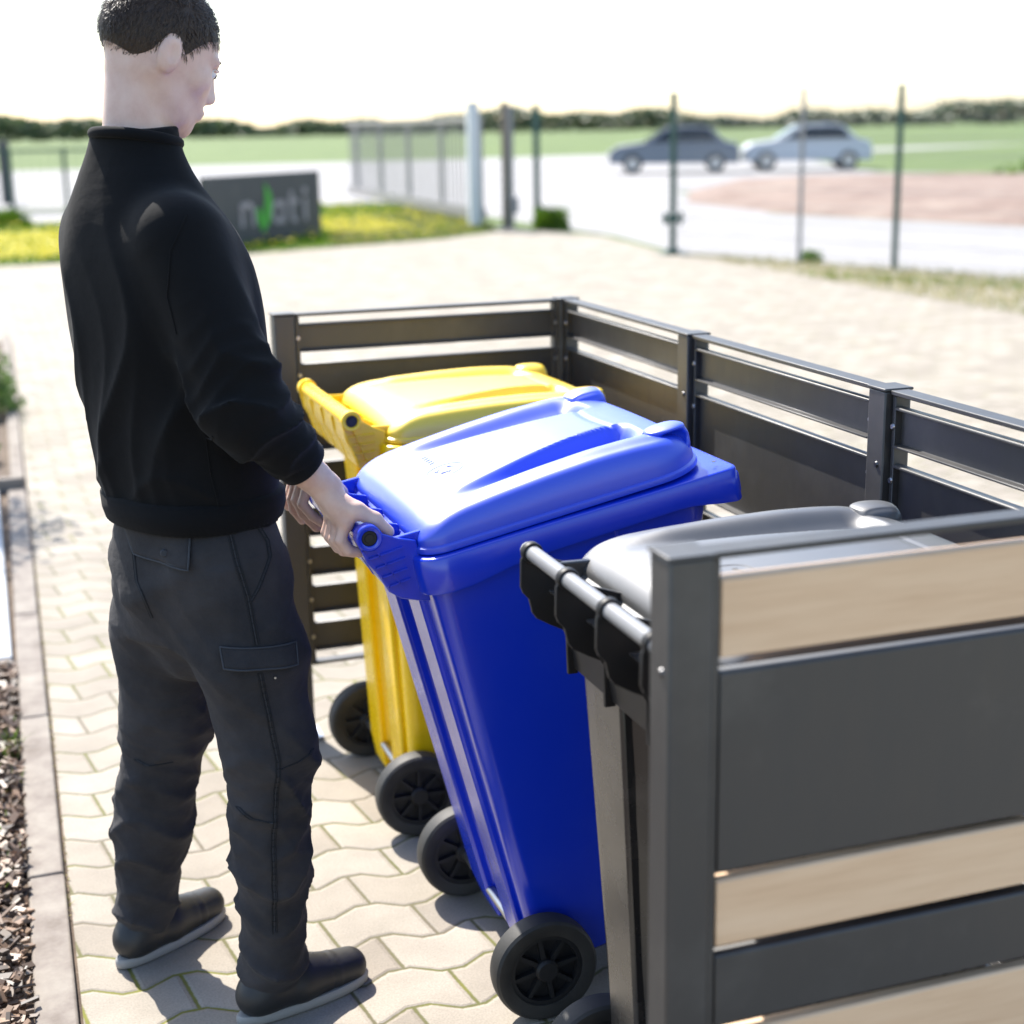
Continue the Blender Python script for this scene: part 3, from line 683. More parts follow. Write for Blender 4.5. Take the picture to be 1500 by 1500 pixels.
PHI=R(30)
person=thing('person',(0,0,0),'person in a black sweatshirt and charcoal cargo trousers holding the blue bin by its handle','person')
Rs=(-1.182,-1.345,1.445); Re=(-1.105,-1.435,1.175); Rw=(-.965,-1.39,1.018)
Ls=(-1.275,-1.050,1.44); Le=(-1.165,-.965,1.17); Lw=(-.965,-1.035,1.000)
KT=[(.950,-1.172,-1.20,.120,.160),(.975,-1.174,-1.20,.124,.164),(1.01,-1.176,-1.20,.129,.172),(1.12,-1.184,-1.20,.134,.180),(1.25,-1.194,-1.20,.138,.192),(1.36,-1.202,-1.20,.138,.192),(1.44,-1.212,-1.20,.124,.176),(1.50,-1.222,-1.198,.100,.148),(1.545,-1.230,-1.194,.078,.104),(1.58,-1.226,-1.190,.066,.078),(1.62,-1.220,-1.188,.062,.070)]
def f_jacket(X,Y,Z):
    d=column(X,Y,Z,KT,PHI)
    c,s=math.cos(PHI),math.sin(PHI); u=(X+1.19)*c+(Y+1.2)*s; v=-(X+1.19)*s+(Y+1.2)*c
    # folds: long ones hanging down the back, rumples above the hem
    back=np.clip(-u*9,0,1)
    wv=1.3*np.sin(Z*6+v*3)+.6*np.sin(Z*15+1)
    d=d-(.009+.004*np.sin(Z*7+v*9))*back*ridge(v*19+Z*2.2+wv,1.6)*gau(Z-1.20,.30)-.005*back*ridge(v*37-Z*4+wv*1.3,1.6)*gau(Z-1.12,.2)+.004*back
    d=d-.006*ridge(Z*30+u*12+2*np.sin(v*14),2)*gau(Z-1.03,.05)
    d=d-.006*wob(X,Y,Z,3,22)
    for S_,E_,W_,sg in ((Rs,Re,Rw,-1),(Ls,Le,Lw,1)):
        S,E,W=map(np.array,(S_,E_,W_)); cf=W+(E-W)*.34
        up=cone(X,Y,Z,S,E,.070,.067); fo=cone(X,Y,Z,E,cf,.063,.042)
        du=np.sqrt((X-E[0])**2+(Y-E[1])**2+(Z-E[2])**2)
        ax=(cf-E)/np.linalg.norm(cf-E); tf=(X-E[0])*ax[0]+(Y-E[1])*ax[1]+(Z-E[2])*ax[2]
        au=(E-S)/np.linalg.norm(E-S); tu=(X-E[0])*au[0]+(Y-E[1])*au[1]+(Z-E[2])*au[2]
        front=(X-E[0])
        fo=fo-.014*ridge(tf*42+16*(Y-E[1])+1.0+1.9*np.sin(Z*26+X*14),1.5)*gau(tf-.05,.08)-.004*ridge(tf*85-24*(X-E[0])+2*np.sin(Y*40),1.5)*gau(tf-.07,.08)-.004*wob(X,Y,Z,8,45)
        up=up-.018*ridge(tu*31-17*front+.5+1.7*np.sin(Y*28+Z*12),1.5)*gau(tu+.035,.075)-.005*ridge(tu*66+20*front+2*np.sin(Y*36),1.5)*gau(tu+.05,.09)-.006*wob(X,Y,Z,11,26)-.006*ridge((X*.5-Y)*22+Z*9,2)*gau(tu+.17,.09)
        arm=smin(up,fo,.02)
        arm=np.maximum(arm,tf-np.linalg.norm(cf-E)-.004)
        sh=np.sqrt((X-S[0])**2+(Y-S[1])**2+(Z-S[2]+.008)**2)-.069
        arm=np.minimum(arm,sh); 
        d=smin(d,arm,.040 if sg<0 else .06)
    # hollow the cuffs and neck a little
    for W_,E_ in ((Rw,Re),(Lw,Le)):
        W,E=np.array(W_),np.array(E_); cf=W+(E-W)*.34
        d=np.maximum(d,-cone(X,Y,Z,W+(W-E)*.3,W+(E-W)*.46,.0335,.0335))
    # hem step: ribbed band slightly drawn in, bulge of cloth above it
    return d
V,F=sdf_mesh(f_jacket,(-1.46,-1.56,.88),(-.86,-.82,1.62),.0052)
jk=arr_obj('sweatshirt',V,F,M['jacket'],person,1)
# ribbed collar
mb=MB(); pts=[]
for k in range(33):
    a=2*PI*k/32; u,v=.066*math.cos(a),.074*math.sin(a); pts.append((-1.222+u*math.cos(PHI)-v*math.sin(PHI),-1.19+u*math.sin(PHI)+v*math.cos(PHI),1.600-.012*math.cos(a)))
mb.tube(pts,.0095,10,cap=False); mb.build('collar',M['jacket'],jk,smooth=True,angle=80)

RL=[(-1.130,-1.280,.86),(-1.105,-1.30,.72),(-1.083,-1.31,.545),(-1.090,-1.31,.32),(-1.098,-1.30,.10)]
LL=[(-1.205,-1.120,.86),(-1.222,-1.080,.72),(-1.235,-1.05,.52),(-1.275,-1.02,.28),(-1.300,-1.00,.10)]
KP=[(.74,-1.182,-1.195,.085,.128),(.80,-1.170,-1.195,.108,.142),(.88,-1.166,-1.2,.114,.146),(.94,-1.174,-1.2,.117,.150),(.97,-1.173,-1.2,.108,.144),(1.02,-1.174,-1.2,.10,.13)]
def f_pants(X,Y,Z):
    d=column(X,Y,Z,KP,PHI)-.002
    def leg(P,seed,ph):
        g=chain(X,Y,Z,P,[.101,.092,.079,.063,.056],.03)
        P_=np.array(P); cx=np.interp(-Z,-P_[:,2],P_[:,0]); cy=np.interp(-Z,-P_[:,2],P_[:,1]); th=np.arctan2(Y-cy,X-cx)
        g=g-.013*ridge(Z*30+np.sin(th*2+ph)*1.6+th*.8+ph,1.9)*gau(Z-.48,.09)*(.6+.4*np.sin(th+ph))
        g=g-.012*ridge(Z*38+np.sin(th*2+ph+2)*1.4-th*.6,1.8)*gau(Z-.27,.12)
        g=g-.013*ridge(Z*46+np.sin(th+ph)*2,1.6)*gau(Z-.11,.05)
        g=g-.005*wob(X,Y,Z,seed,28)-.008*ridge(Z*15+th*1.5+ph,1.6)*gau(Z-.68,.12)-.004*ridge(Z*70+th*2+ph,1.5)*gau(Z-.42,.16)
        return g
    l=leg(LL,21,1.0); r=leg(RL,22,2.4)
    legs=smin(l,r,.02); d=smin(d,legs,.05)
    # drop-crotch cloth between the thighs
    cr=cone(X,Y,Z,(-1.20,-1.2,.83),(-1.185,-1.185,.70),.10,.060)-.004*wob(X,Y,Z,33,30); d=smin(d,cr,.04)
    # diagonal pull fold from the seat down the right thigh
    t=(X+1.25)*.62+(Z-.86)*.78; w=(X+1.25)*.78-(Z-.86)*.62
    d=d-.006*gau(w-.02*np.sin(t*8),.018)*gau(t+.05,.18)*(Y<-1.2)
    wp=wob(X,Y,Z,61,11); d=d-.0070*ridge(X*22+Z*17-Y*12+wp*5,1.5)*(.5+.5*wob(X,Y,Z,62,9))*(Z<.9)-.0045*ridge(X*14-Z*48+Y*20+wp*7,1.5)*(.5+.7*wob(X,Y,Z,63,12))-.003*wob(X,Y,Z,5,16)
    return d
V,F=sdf_mesh(f_pants,(-1.42,-1.46,.06),(-.94,-.88,.99),.0058)
pk=np.array([1]); pants=arr_obj('trousers',V,F,M['pants'],person,1)
# --- seams and pockets, laid onto the cloth surface
def surf(fn,px,pz,y0=-1.60,off=.001):   # march along +y until the cloth is met
    y=y0
    for _ in range(60):
        d=float(fn(np.array([px]),np.array([y]),np.array([pz]))[0])
        if d<.0006: break
        y+=max(d*.6,.0005)
        if y>-.9: return None
    return Vector((px,y-off,pz))
def seamline(fn,pts,n,off=.0006):
    out=[]
    for i in range(len(pts)-1):
        k=max(2,int(n*math.dist(pts[i],pts[i+1])))
        for j in range(k):
            t=j/k; out.append(surf(fn,pts[i][0]*(1-t)+pts[i+1][0]*t,pts[i][1]*(1-t)+pts[i+1][1]*t,off=off))
    out.append(surf(fn,pts[-1][0],pts[-1][1],off=off)); return [o for o in out if o is not None]
def stitched(name,fn,pts,parent,w=.0042,stitch=True):
    mb=MB()
    for s in (-w,w):
        q=seamline(fn,[(x+s,z+s*.15) for x,z in pts],160)
        if len(q)>2: mb.tube(q,.0012,5)
    q=seamline(fn,pts,160); 
    if stitch:
        for i in range(0,len(q)-1,1):
            if i%2==0: mb.tube([q[i]+Vector((-w,-.0006,0)),q[i]+Vector((w,-.0006,0))],.0009,4)
    o=mb.build(name,M['seam'],parent,smooth=True)
    if len(q)>2:
        mb=MB(); mb.tube(q,.0012,5); mb.build('seam_edge',M['seammid'],o,smooth=True)
    return o
stitched('side_seam',f_pants,[(-1.134,.965),(-1.127,.905),(-1.113,.843),(-1.105,.762)],pants)
stitched('side_seam',f_pants,[(-1.104,.712),(-1.093,.636),(-1.081,.545),(-1.089,.455),(-1.097,.364),(-1.100,.2)],pants)
stitched('knee_seam',f_pants,[(-1.076,.530),(-1.041,.536),(-1.016,.548)],pants,.003)
stitched('knee_seam',f_pants,[(-1.150,.451),(-1.130,.434),(-1.096,.428)],pants,.003)
stitched('knee_seam',f_pants,[(-1.300,.462),(-1.281,.452),(-1.236,.455)],pants,.003)
stitched('seat_seam',f_pants,[(-1.285,.93),(-1.285,.857),(-1.265,.792)],pants,.0015,False)
stitched('front_pocket_edge',f_pants,[(-1.082,.957),(-1.067,.927),(-1.067,.903),(-1.094,.856),(-1.110,.835)],pants,.003)
def patch(name,fn,outline,parent,m,off=.006,thick=.004,nu=16,nv=8):
    # outline = 4 corners (x,z) of a cloth flap: top-left, top-right, bottom-right, bottom-left
    tl,tr,brr,bl=outline; vs=[];fs=[]
    for j in range(nv+1):
        v=j/nv
        for i in range(nu+1):
            u=i/nu; x=(tl[0]*(1-u)+tr[0]*u)*(1-v)+(bl[0]*(1-u)+brr[0]*u)*v; z=(tl[1]*(1-u)+tr[1]*u)*(1-v)+(bl[1]*(1-u)+brr[1]*u)*v
            s=surf(fn,x,z,off=off*(.25+.75*v)*(1+.25*math.sin(u*9)))
            if s is None: s=Vector((x,-1.3,z))
            vs.append(s)
    n=nu+1
    for j in range(nv):
        for i in range(nu): fs.append((j*n+i,j*n+i+1,(j+1)*n+i+1,(j+1)*n+i))
    mb=MB(); mb.add(vs,fs); o=mb.build(name,m,parent,smooth=True,angle=80)
    s=o.modifiers.new('solid','SOLIDIFY'); s.thickness=thick; s.offset=0
    mb=MB()
    edge=[vs[i] for i in range(n)]+[vs[j*n+nu] for j in range(1,nv+1)]+[vs[nv*n+i] for i in range(nu-1,-1,-1)]+[vs[j*n] for j in range(nv-1,-1,-1)]
    c=sum(edge,Vector())/len(edge)
    for k,sc in enumerate((1.0,.90)):
        q=[c+(e-c)*sc+Vector((0,-.0018,0)) for e in edge]
        mb.tube(q,.0010 if k else .0018,5,cap=False)
    mb.build('stitching',M['seamlite'],o,smooth=True)
    return o
patch('back_pocket_flap',f_pants,[(-1.300,.964),(-1.196,.957),(-1.208,.896),(-1.285,.904)],pants,M['pants'],off=.009)
patch('cargo_pocket_flap',f_pants,[(-1.166,.762),(-1.034,.752),(-1.036,.716),(-1.164,.728)],pants,M['pants'],off=.012,nv=6)
mb=MB(); s=surf(f_pants,-1.240,.918,off=.012)
mb.tube([s,s+Vector((0,-.003,0))],[.007,.0055],16); mb.build('pocket_button',M['seamlite'],pants,smooth=True)
mb=MB(); s=surf(f_pants,-1.078,.700,off=.001); mb.tube([s,s+Vector((0,-.002,0))],[.0028,.002],10); mb.build('rivet',M['zinc'],pants,smooth=True)
# seams of the sweatshirt: armhole, side panel, waistband
for nm,pts in (('armhole_seam',[(-1.175,1.485),(-1.205,1.43),(-1.215,1.36),(-1.205,1.30)]),('waistband_seam',[(-1.305,.992),(-1.25,.985),(-1.19,.985),(-1.12,.99),(-1.07,1.0)]),('side_panel_seam',[(-1.165,1.14),(-1.160,1.06),(-1.150,1.0)])):
    mb=MB(); q=seamline(f_jacket,pts,120,off=.0004)
    if len(q)>2: mb.tube(q,.0013,5); mb.build(nm,M['jacket'],jk,smooth=True)
mb=MB()
for z0 in (.925,):
    loops=[]
    c,s_=math.cos(PHI),math.sin(PHI)
    for z,g in ((.947,-.006),(.949,.004),(.954,.010),(.975,.012),(1.0,.008),(1.006,-.006)):
        rd=np.interp(z,[k[0] for k in KT],[k[3] for k in KT])+g; rw=np.interp(z,[k[0] for k in KT],[k[4] for k in KT])+g
        L_=[]
        for k in range(160):
            a=2*PI*k/160; cu,sv=math.cos(a),math.sin(a); q=(abs(cu)**2.3+abs(sv)**2.3)**(-1/2.3); rr=1+(.006 if k%2 else -.004)+.012*math.sin(a*3+z*30)
            u,v=rd*cu*q*rr,rw*sv*q*rr; L_.append((-1.173+u*c-v*s_,-1.2+u*s_+v*c,z+.003*math.sin(a+2.0)))
        loops.append(L_)
    mb.loft(loops,True,True)
mb.build('waistband',M['jacket'],jk,smooth=True,angle=80)
for W_,E_ in ((Rw,Re),(Lw,Le)):
    W,E=Vector(W_),Vector(E_); mb=MB(); a=W+(E-W)*.31; b=W+(E-W)*.54; d_=(b-a).normalized(); u=d_.orthogonal().normalized(); w=d_.cross(u); loops=[]
    for t,r in ((0,.0345),(0,.0405),(.04,.0425),(.5,.0445),(.92,.0455),(1,.042)):
        loops.append([a+(b-a)*t+u*(r*(1+(.012 if k%2 else -.008)))*math.cos(2*PI*k/90)+w*(r*(1+(.012 if k%2 else -.008)))*math.sin(2*PI*k/90) for k in range(90)])
    mb.loft(loops,False,False); mb.build('cuff',M['jacket'],jk,smooth=True,angle=80)

# --- body (one mesh: head, neck, hidden trunk, forearms and hands)
HC=np.array((-1.172,-1.168,1.735)); yaw_h=R(14); pit=R(-24)
hf=np.array((math.cos(yaw_h)*math.cos(pit),math.sin(yaw_h)*math.cos(pit),math.sin(pit))); hl=np.array((-math.sin(yaw_h),math.cos(yaw_h),0)); hu=np.cross(hf,hl)
def HL(X,Y,Z):
    d=(X-HC[0],Y-HC[1],Z-HC[2]); return [d[0]*a[0]+d[1]*a[1]+d[2]*a[2] for a in (hf,hl,hu)]
def HW(p): return HC+hf*p[0]+hl*p[1]+hu*p[2]
def f_head(X,Y,Z):
    a,b,c=HL(X,Y,Z)
    d=ell(a,b,c,(-.008,0,.028),(.097,.076,.092)); d=smin(d,ell(a,b,c,(.034,0,-.02),(.058,.058,.078)),.03)
    d=smin(d,cone(a,b,c,(.02,0,-.055),(.070,0,-.094),.048,.023),.025); d=smin(d,ell(a,b,c,(.058,0,-.048),(.038,.036,.046)),.02)
    for s in (-1,1):
        d=smin(d,cone(a,b,c,(-.012,s*.050,-.035),(.048,s*.028,-.090),.020,.016),.03)
        d=smin(d,ell(a,b,c,(.062,s*.038,-.020),(.02,.022,.018)),.02)
        d=-smin(-d,ell(a,b,c,(.099,s*.032,.004),(.016,.019,.012)),.012)
        d=smin(d,cone(a,b,c,(.088,s*.012,.020),(.080,s*.045,.020),.009,.007),.012)
        e=ell(a,b,c,(-.010,s*.079,-.008),(.020,.008,.031)); e=np.maximum(e,-ell(a,b,c,(-.004,s*.088,-.004),(.011,.008,.019))); d=smin(d,e,.006)
        d=smin(d,ell(a,b,c,(.099,s*.010,-.036),(.010,.008,.008)),.008)
    d=smin(d,cone(a,b,c,(.091,0,.006),(.106,0,-.030),.0065,.0100),.012)
    d=smin(d,ell(a,b,c,(.094,0,-.062),(.010,.022,.006)),.006); d=smin(d,ell(a,b,c,(.092,0,-.072),(.010,.019,.006)),.006)
    d=np.maximum(d,-ell(a,b,c,(.106,0,-.0668),(.014,.022,.0014)))
    d=smin(d,cone(X,Y,Z,HW((-.026,0,-.045)),(-1.226,-1.19,1.53),.051,.060),.02)
    return d
parts=[]
parts.append(sdf_mesh(f_head,(-1.36,-1.33,1.48),(-1.0,-1.01,1.88),.004))
def f_core(X,Y,Z):
    d=cone(X,Y,Z,(-1.225,-1.195,1.50),(-1.20,-1.2,1.38),.055,.08); d=smin(d,cone(X,Y,Z,(-1.19,-1.2,1.38),(-1.185,-1.2,.92),.095,.09),.04)
    for S,E,W in ((Rs,Re,Rw),(Ls,Le,Lw)): d=smin(d,chain(X,Y,Z,[S,E,W],[.045,.038,.026]),.02)
    for P in (RL,LL): d=smin(d,chain(X,Y,Z,P,[.075,.06,.045,.04,.032]),.02)
    return d
parts.append(sdf_mesh(f_core,(-1.42,-1.52,.04),(-.93,-.86,1.56),.014))
BX,BZ=-.919,.960
def f_rhand(X,Y,Z):
    Z=Z+.007
    W=(-.972,-1.392,1.030)
    d=cone(X,Y,Z,(-1.05,-1.415,1.11),W,.034,.0265)
    # a flattened wrist
    d=smin(d,cone(X,Y,Z,W,(-.968,-1.378,1.022),.024,.022),.01)
    M_=[(-.948,-1.422,.980),(-.953,-1.400,.980),(-.957,-1.378,.978),(-.959,-1.358,.974)]
    for i,m_ in enumerate(M_):
        d=smin(d,cone(X,Y,Z,(-.968,-1.400+i*.008,1.020),m_,.019,.0135),.014)
    d=smin(d,ell(X,Y,Z,(-.950,-1.398,.997),(.024,.036,.018)),.015)
    d=smin(d,ell(X,Y,Z,(-.948,-1.395,.972),(.017,.040,.022)),.012)
    # thumb ball and thumb over the bar
    th=chain(X,Y,Z,[(-.962,-1.412,1.012),(-.930,-1.434,.996),(-.902,-1.442,.980),(-.880,-1.445,.957)],[.0175,.0150,.0120,.0102],.006)
    d=smin(d,th,.010)
    for i,m_ in enumerate(M_):
        y=m_[1]; l=(.92,1.0,.97,.8)[i]; r=(.0098,.0100,.0095,.0085)[i]
        fg=chain(X,Y,Z,[m_,(m_[0]-.010,y-.001,m_[2]-.038*l),(m_[0]+.004,y,m_[2]-.060*l),(m_[0]+.022,y+.001,m_[2]-.066*l)],[r+.0015,r+.0006,r,r-.0012],.003)
        d=smin(d,fg,.0035)
    return d-.0005*wob(X,Y,Z,4,300)
parts.append(sdf_mesh(f_rhand,(-1.09,-1.48,.885),(-.85,-1.32,1.15),.0021))
def f_lhand(X,Y,Z):
    Z=Z+.007
    W=(-.968,-1.048,1.018)
    d=cone(X,Y,Z,(-1.05,-1.012,1.085),W,.034,.0265)
    M_=[(-.945,-1.106,.975),(-.951,-1.078,.977),(-.955,-1.050,.974),(-.957,-1.022,.968)]
    for i,m_ in enumerate(M_): d=smin(d,cone(X,Y,Z,(-.966,-1.070+i*.012,1.008),m_,.019,.0135),.014)
    d=smin(d,ell(X,Y,Z,(-.950,-1.065,.995),(.024,.036,.018)),.015)
    th=chain(X,Y,Z,[(-.962,-1.09,1.008),(-.930,-1.116,.992),(-.900,-1.124,.974),(-.884,-1.124,.955)],[.0175,.0140,.0112,.0098],.006); d=smin(d,th,.010)
    T=[(-.912,-1.116,.886),(-.930,-1.084,.880),(-.950,-1.048,.888),(-.968,-1.012,.907)]
    for i,m_ in enumerate(M_):
        t=T[i]; r=(.0098,.0100,.0095,.0085)[i]; mid=(m_[0]-.014,m_[1],m_[2]-.040); m2=((mid[0]+t[0])/2-.006,(mid[1]+t[1])/2,(mid[2]+t[2])/2)
        d=smin(d,chain(X,Y,Z,[m_,mid,m2,t],[r+.0010,r,r-.0005,r-.0012],.002),.002)
    return d
parts.append(sdf_mesh(f_lhand,(-1.09,-1.16,.865),(-.86,-.98,1.13),.0023))
off=0;VV=[];FF=[]
for V,F in parts: VV.append(V); FF.append(F+off); off+=len(V)
body=arr_obj('body',np.concatenate(VV),np.concatenate(FF),M['skin'],person,2)
# thumb nail, eyes, brows, lips
for s in (-1,1):
    c=HW((.0805,s*.031,.003)); mb=MB()
    mb.add([tuple(c+np.array((.0118*math.sin(PI*j/8)*math.cos(2*PI*i/12),.0118*math.sin(PI*j/8)*math.sin(2*PI*i/12),.0118*math.cos(PI*j/8)))) for j in range(9) for i in range(12)], [(j*12+i,j*12+(i+1)%12,(j+1)*12+(i+1)%12,(j+1)*12+i) for j in range(8) for i in range(12)])
    eye=mb.build('eye',M['eye'],body,smooth=True)
    mb=MB(); mb.tube([HW((.0905,s*.031,.001)),HW((.0928,s*.031,.001))],[.0055,.0045],14); mb.build('iris',M['iris'],eye)
    mb=MB(); mb.tube([HW((.0935,s*.014,.020)),HW((.0915,s*.032,.025)),HW((.080,s*.050,.019))],[.002,.0026,.0015],8); mb.build('eyebrow',M['hair'],body,smooth=True)
    # upper lid
    mb=MB(); mb.tube([HW((.088,s*.019,.006)),HW((.0925,s*.031,.0105)),HW((.084,s*.044,.006))],[.002,.0035,.002],8); mb.build('eyelid',M['skin'],body,smooth=True)
mb=MB(); mb.tube([HW((.093,-.020,-.067)),HW((.0985,-.008,-.064)),HW((.0985,.008,-.064)),HW((.093,.020,-.067))],[.002,.0042,.0042,.002],8); mb.tube([HW((.092,-.016,-.070)),HW((.0970,0,-.0725)),HW((.092,.016,-.070))],[.002,.0048,.002],8); mb.build('lips',M['lip'],body,smooth=True)
def f_hair(X,Y,Z):
    a,b,c=HL(X,Y,Z); d=ell(a,b,c,(-.010,0,.030),(.0995,.0785,.0945))
    face=ell(a,b,c,(.075,0,-.030),(.060,.2,.078)); sidecut=ell(a,b,c,(-.008,0,-.035),(.030,.2,.052))
    return np.maximum(np.maximum(d,-np.minimum(face,sidecut)),-(c+.050+.35*a))
V,F=sdf_mesh(f_hair,(-1.36,-1.33,1.60),(-1.0,-.99,1.89),.004); hair=arr_obj('hair',V,F,M['hair'],person,2)
r3=np.random.default_rng(5); vs=[];fs=[]
while len(fs)<15000:
    d=r3.normal(size=3); d/=np.linalg.norm(d); a,b,c=-.010+.0985*d[0],.0775*d[1],.030+.0935*d[2]
    jit=r3.normal()*.004
    fa=((a-.075)/.060)**2+((c+.030)/.078)**2; sc_=((a+.008)/.030)**2+((c+.035)/.052)**2
    if fa<1+jit*12 or sc_<1+jit*14 or c+.050+.35*a<jit*1.5: continue
    n=np.array((d[0]/.0985,d[1]/.0775,d[2]/.0935)); n/=np.linalg.norm(n)
    flow=np.array((.55*(1 if a>-.0 else -.4),.15*np.sign(b),-1.0 if c<.07 else -.15)); flow=flow+r3.normal(size=3)*.35; flow-=n*flow.dot(n); flow/=np.linalg.norm(flow)
    sd_=np.cross(n,flow)*.0006; L=r3.uniform(.010,.019); lift=r3.uniform(.002,.006)
    if c<0: L*=.5; lift*=.5
    p0=np.array((a,b,c)); p1=p0+flow*L*.6+n*lift; p2=p0+flow*L+n*lift*.9
    o=len(vs); vs+=[tuple(HW(q)) for q in (p0-sd_,p0+sd_,p1+sd_*.8,p1-sd_*.8,p2)]; fs+=[(o,o+1,o+2,o+3),(o+3,o+2,o+4)]
mb=MB(); mb.v=vs; mb.f=fs; mb.build('hair_strands',M['hairstr'],hair)
# shoes
for (ax,ay,az),ang in ((RL[-1],R(18)),(LL[-1],R(34))):
    c,s=math.cos(ang),math.sin(ang)
    def fs(X,Y,Z):
        u=(X-ax)*c+(Y-ay)*s; v=-(X-ax)*s+(Y-ay)*c
        d=cone(u,v*1.02,Z,(-.035,0,.050),(.05,0,.052),.040,.042); d=smin(d,cone(u,v*.92,Z,(.05,0,.048),(.165,.004,.036),.042,.034),.02)
        d=smin(d,cone(u,v,Z,(-.015,0,.06),(-.008,0,.115),.040,.040),.025)
        d=smin(d,cone(u,v*1.0,Z,(.02,0,.085),(.10,0,.060),.022,.018),.02)
        return np.maximum(d-.0012*np.sin(u*160)*(u>.11)*(u<.13),.016-Z)
    V,F=sdf_mesh(fs,(ax-.22,ay-.22,.0),(ax+.24,ay+.24,.17),.004); sh=arr_obj('shoe',V,F,M['shoe'],person,1)
    mb=MB(); loops=[]
    for z,g in ((.0015,-.003),(.004,0),(.016,.001),(.021,-.003)):
        L_=[]
        for k in range(60):
            t=2*PI*k/60; uu=.062+(.140+g)*math.cos(t); ww=(.040+.009*sstep(0,.2,uu)+g)*math.sin(t)*(1+.05*math.cos(2*t)); L_.append((ax+uu*c-ww*s,ay+uu*s+ww*c,z))
        loops.append(L_)
    mb.loft(loops); mb.build('sole',M['sole'],sh,smooth=True,angle=50)
    mb=MB()
    for k in range(4):
        u0=.035+k*.022; z=.112-k*.011
        mb.tube([(ax+u0*c+.026*s,ay+u0*s-.026*c,z-.012),(ax+(u0+.006)*c,ay+(u0+.006)*s,z),(ax+(u0+.012)*c-.026*s,ay+(u0+.012)*s+.026*c,z-.012)],.0028,6)
    mb.build('lace',M['seamlite'],sh,smooth=True)

# ------------------------------------------------------------------ things in the blurred distance
def hexa(mb,b0,b1,th,z0,z1):       # a slab between ground points b0,b1
    a=Vector(b0);b=Vector(b1);d=(b-a).normalized();q=Vector((-d.y,d.x))*th/2
    mb.add([(*(a+q),z0),(*(a-q),z0),(*(b-q),z0),(*(b+q),z0),(*(a+q),z1),(*(a-q),z1),(*(b-q),z1),(*(b+q),z1)],[(0,3,2,1),(4,5,6,7),(0,1,5,4),(1,2,6,5),(2,3,7,6),(3,0,4,7)]); return mb
SA=Vector((3.42,19.35)); SB=Vector((1.45,17.45)); sd=(SA-SB).normalized()
sg=thing('advertising_sign',(SB.x,SB.y,0),'dark grey advertising board with pale letters and a green leaf mark, at the lawn edge','sign')
def P(o): o.location=-Vector(o.parent.location); return o
ZT,ZB=.99,.02
mb=hexa(MB(),SB,SA,.12,ZB,ZT); P(mb.build('board',M['signdark'],sg,bevel=.005))
sn=Vector((sd.y,-sd.x)); 
if sn.y>0: sn=-sn
def sgpt(u,z,o=.0): q=SB+sd*u+sn*(.062+o); return (q.x,q.y,z)
def stroke(mb,pts,w,o0=.0,o1=.012):
    # flat ribbon with thickness following pts (u,z)
    P_=[Vector(p) for p in pts]; L=[];Rr=[]
    for i,p in enumerate(P_):
        d=(P_[min(i+1,len(P_)-1)]-P_[max(i-1,0)]).normalized(); q=Vector((-d.y,d.x)); ww=w[i] if isinstance(w,(list,tuple)) else w
        L.append(p+q*ww/2); Rr.append(p-q*ww/2)
    n=len(P_)
    vs=[sgpt(p.x,p.y,o0) for p in L]+[sgpt(p.x,p.y,o0) for p in Rr]+[sgpt(p.x,p.y,o1) for p in L]+[sgpt(p.x,p.y,o1) for p in Rr]; fs=[]
    for i in range(n-1):
        fs+=[(2*n+i,2*n+i+1,3*n+i+1,3*n+i),(i,n+i,n+i+1,i+1),(i,i+1,2*n+i+1,2*n+i),(n+i,3*n+i,3*n+i+1,n+i+1)]
    fs+=[(0,2*n,3*n,n),(n-1,2*n-1,4*n-1,3*n-1)]
    mb.add(vs,fs)
TL=(SA-SB).length
def arcp(cu,cz,ru,rz,a0,a1,n=18): return [(cu+ru*math.cos(R(a0+(a1-a0)*i/n)),cz+rz*math.sin(R(a0+(a1-a0)*i/n))) for i in range(n+1)]
u0=TL
def let(fn):
    mb=MB(); fn(mb); o=mb.build('letter',M['signlet'],sg); P(o)
hh=.33; zb=.27
let(lambda mb:(stroke(mb,[(u0-1.98,zb),(u0-1.98,zb+hh)],.075),stroke(mb,arcp(u0-1.84,zb+hh-.15,.13,.13,180,0)+[(u0-1.71,zb)],.075)))      # n
let(lambda mb:(stroke(mb,arcp(u0-1.12,zb+hh/2,.13,hh/2-.03,0,360,26),.07),stroke(mb,[(u0-.98,zb),(u0-.98,zb+hh)],.075)))           # a
let(lambda mb:(stroke(mb,[(u0-.77,zb+hh+.12),(u0-.77,zb+.10)]+arcp(u0-.69,zb+.10,.08,.075,180,300),.075),stroke(mb,[(u0-.86,zb+hh-.03),(u0-.60,zb+hh-.03)],.07)))   # t
let(lambda mb:(stroke(mb,[(u0-.42,zb),(u0-.42,zb+hh)],.08),stroke(mb,arcp(u0-.42,zb+hh+.11,.03,.03,0,360),.05)))   # i
mb=MB(); stroke(mb,[(u0-1.60,zb+.24),(u0-1.555,zb+.08),(u0-1.50,zb-.03),(u0-1.40,zb+.08),(u0-1.34,zb+.24),(u0-1.34,zb+.42),(u0-1.40,zb+.58)],[.10,.14,.15,.17,.19,.14,.02]); o=mb.build('leaf_mark',M['signgreen'],sg); P(o)

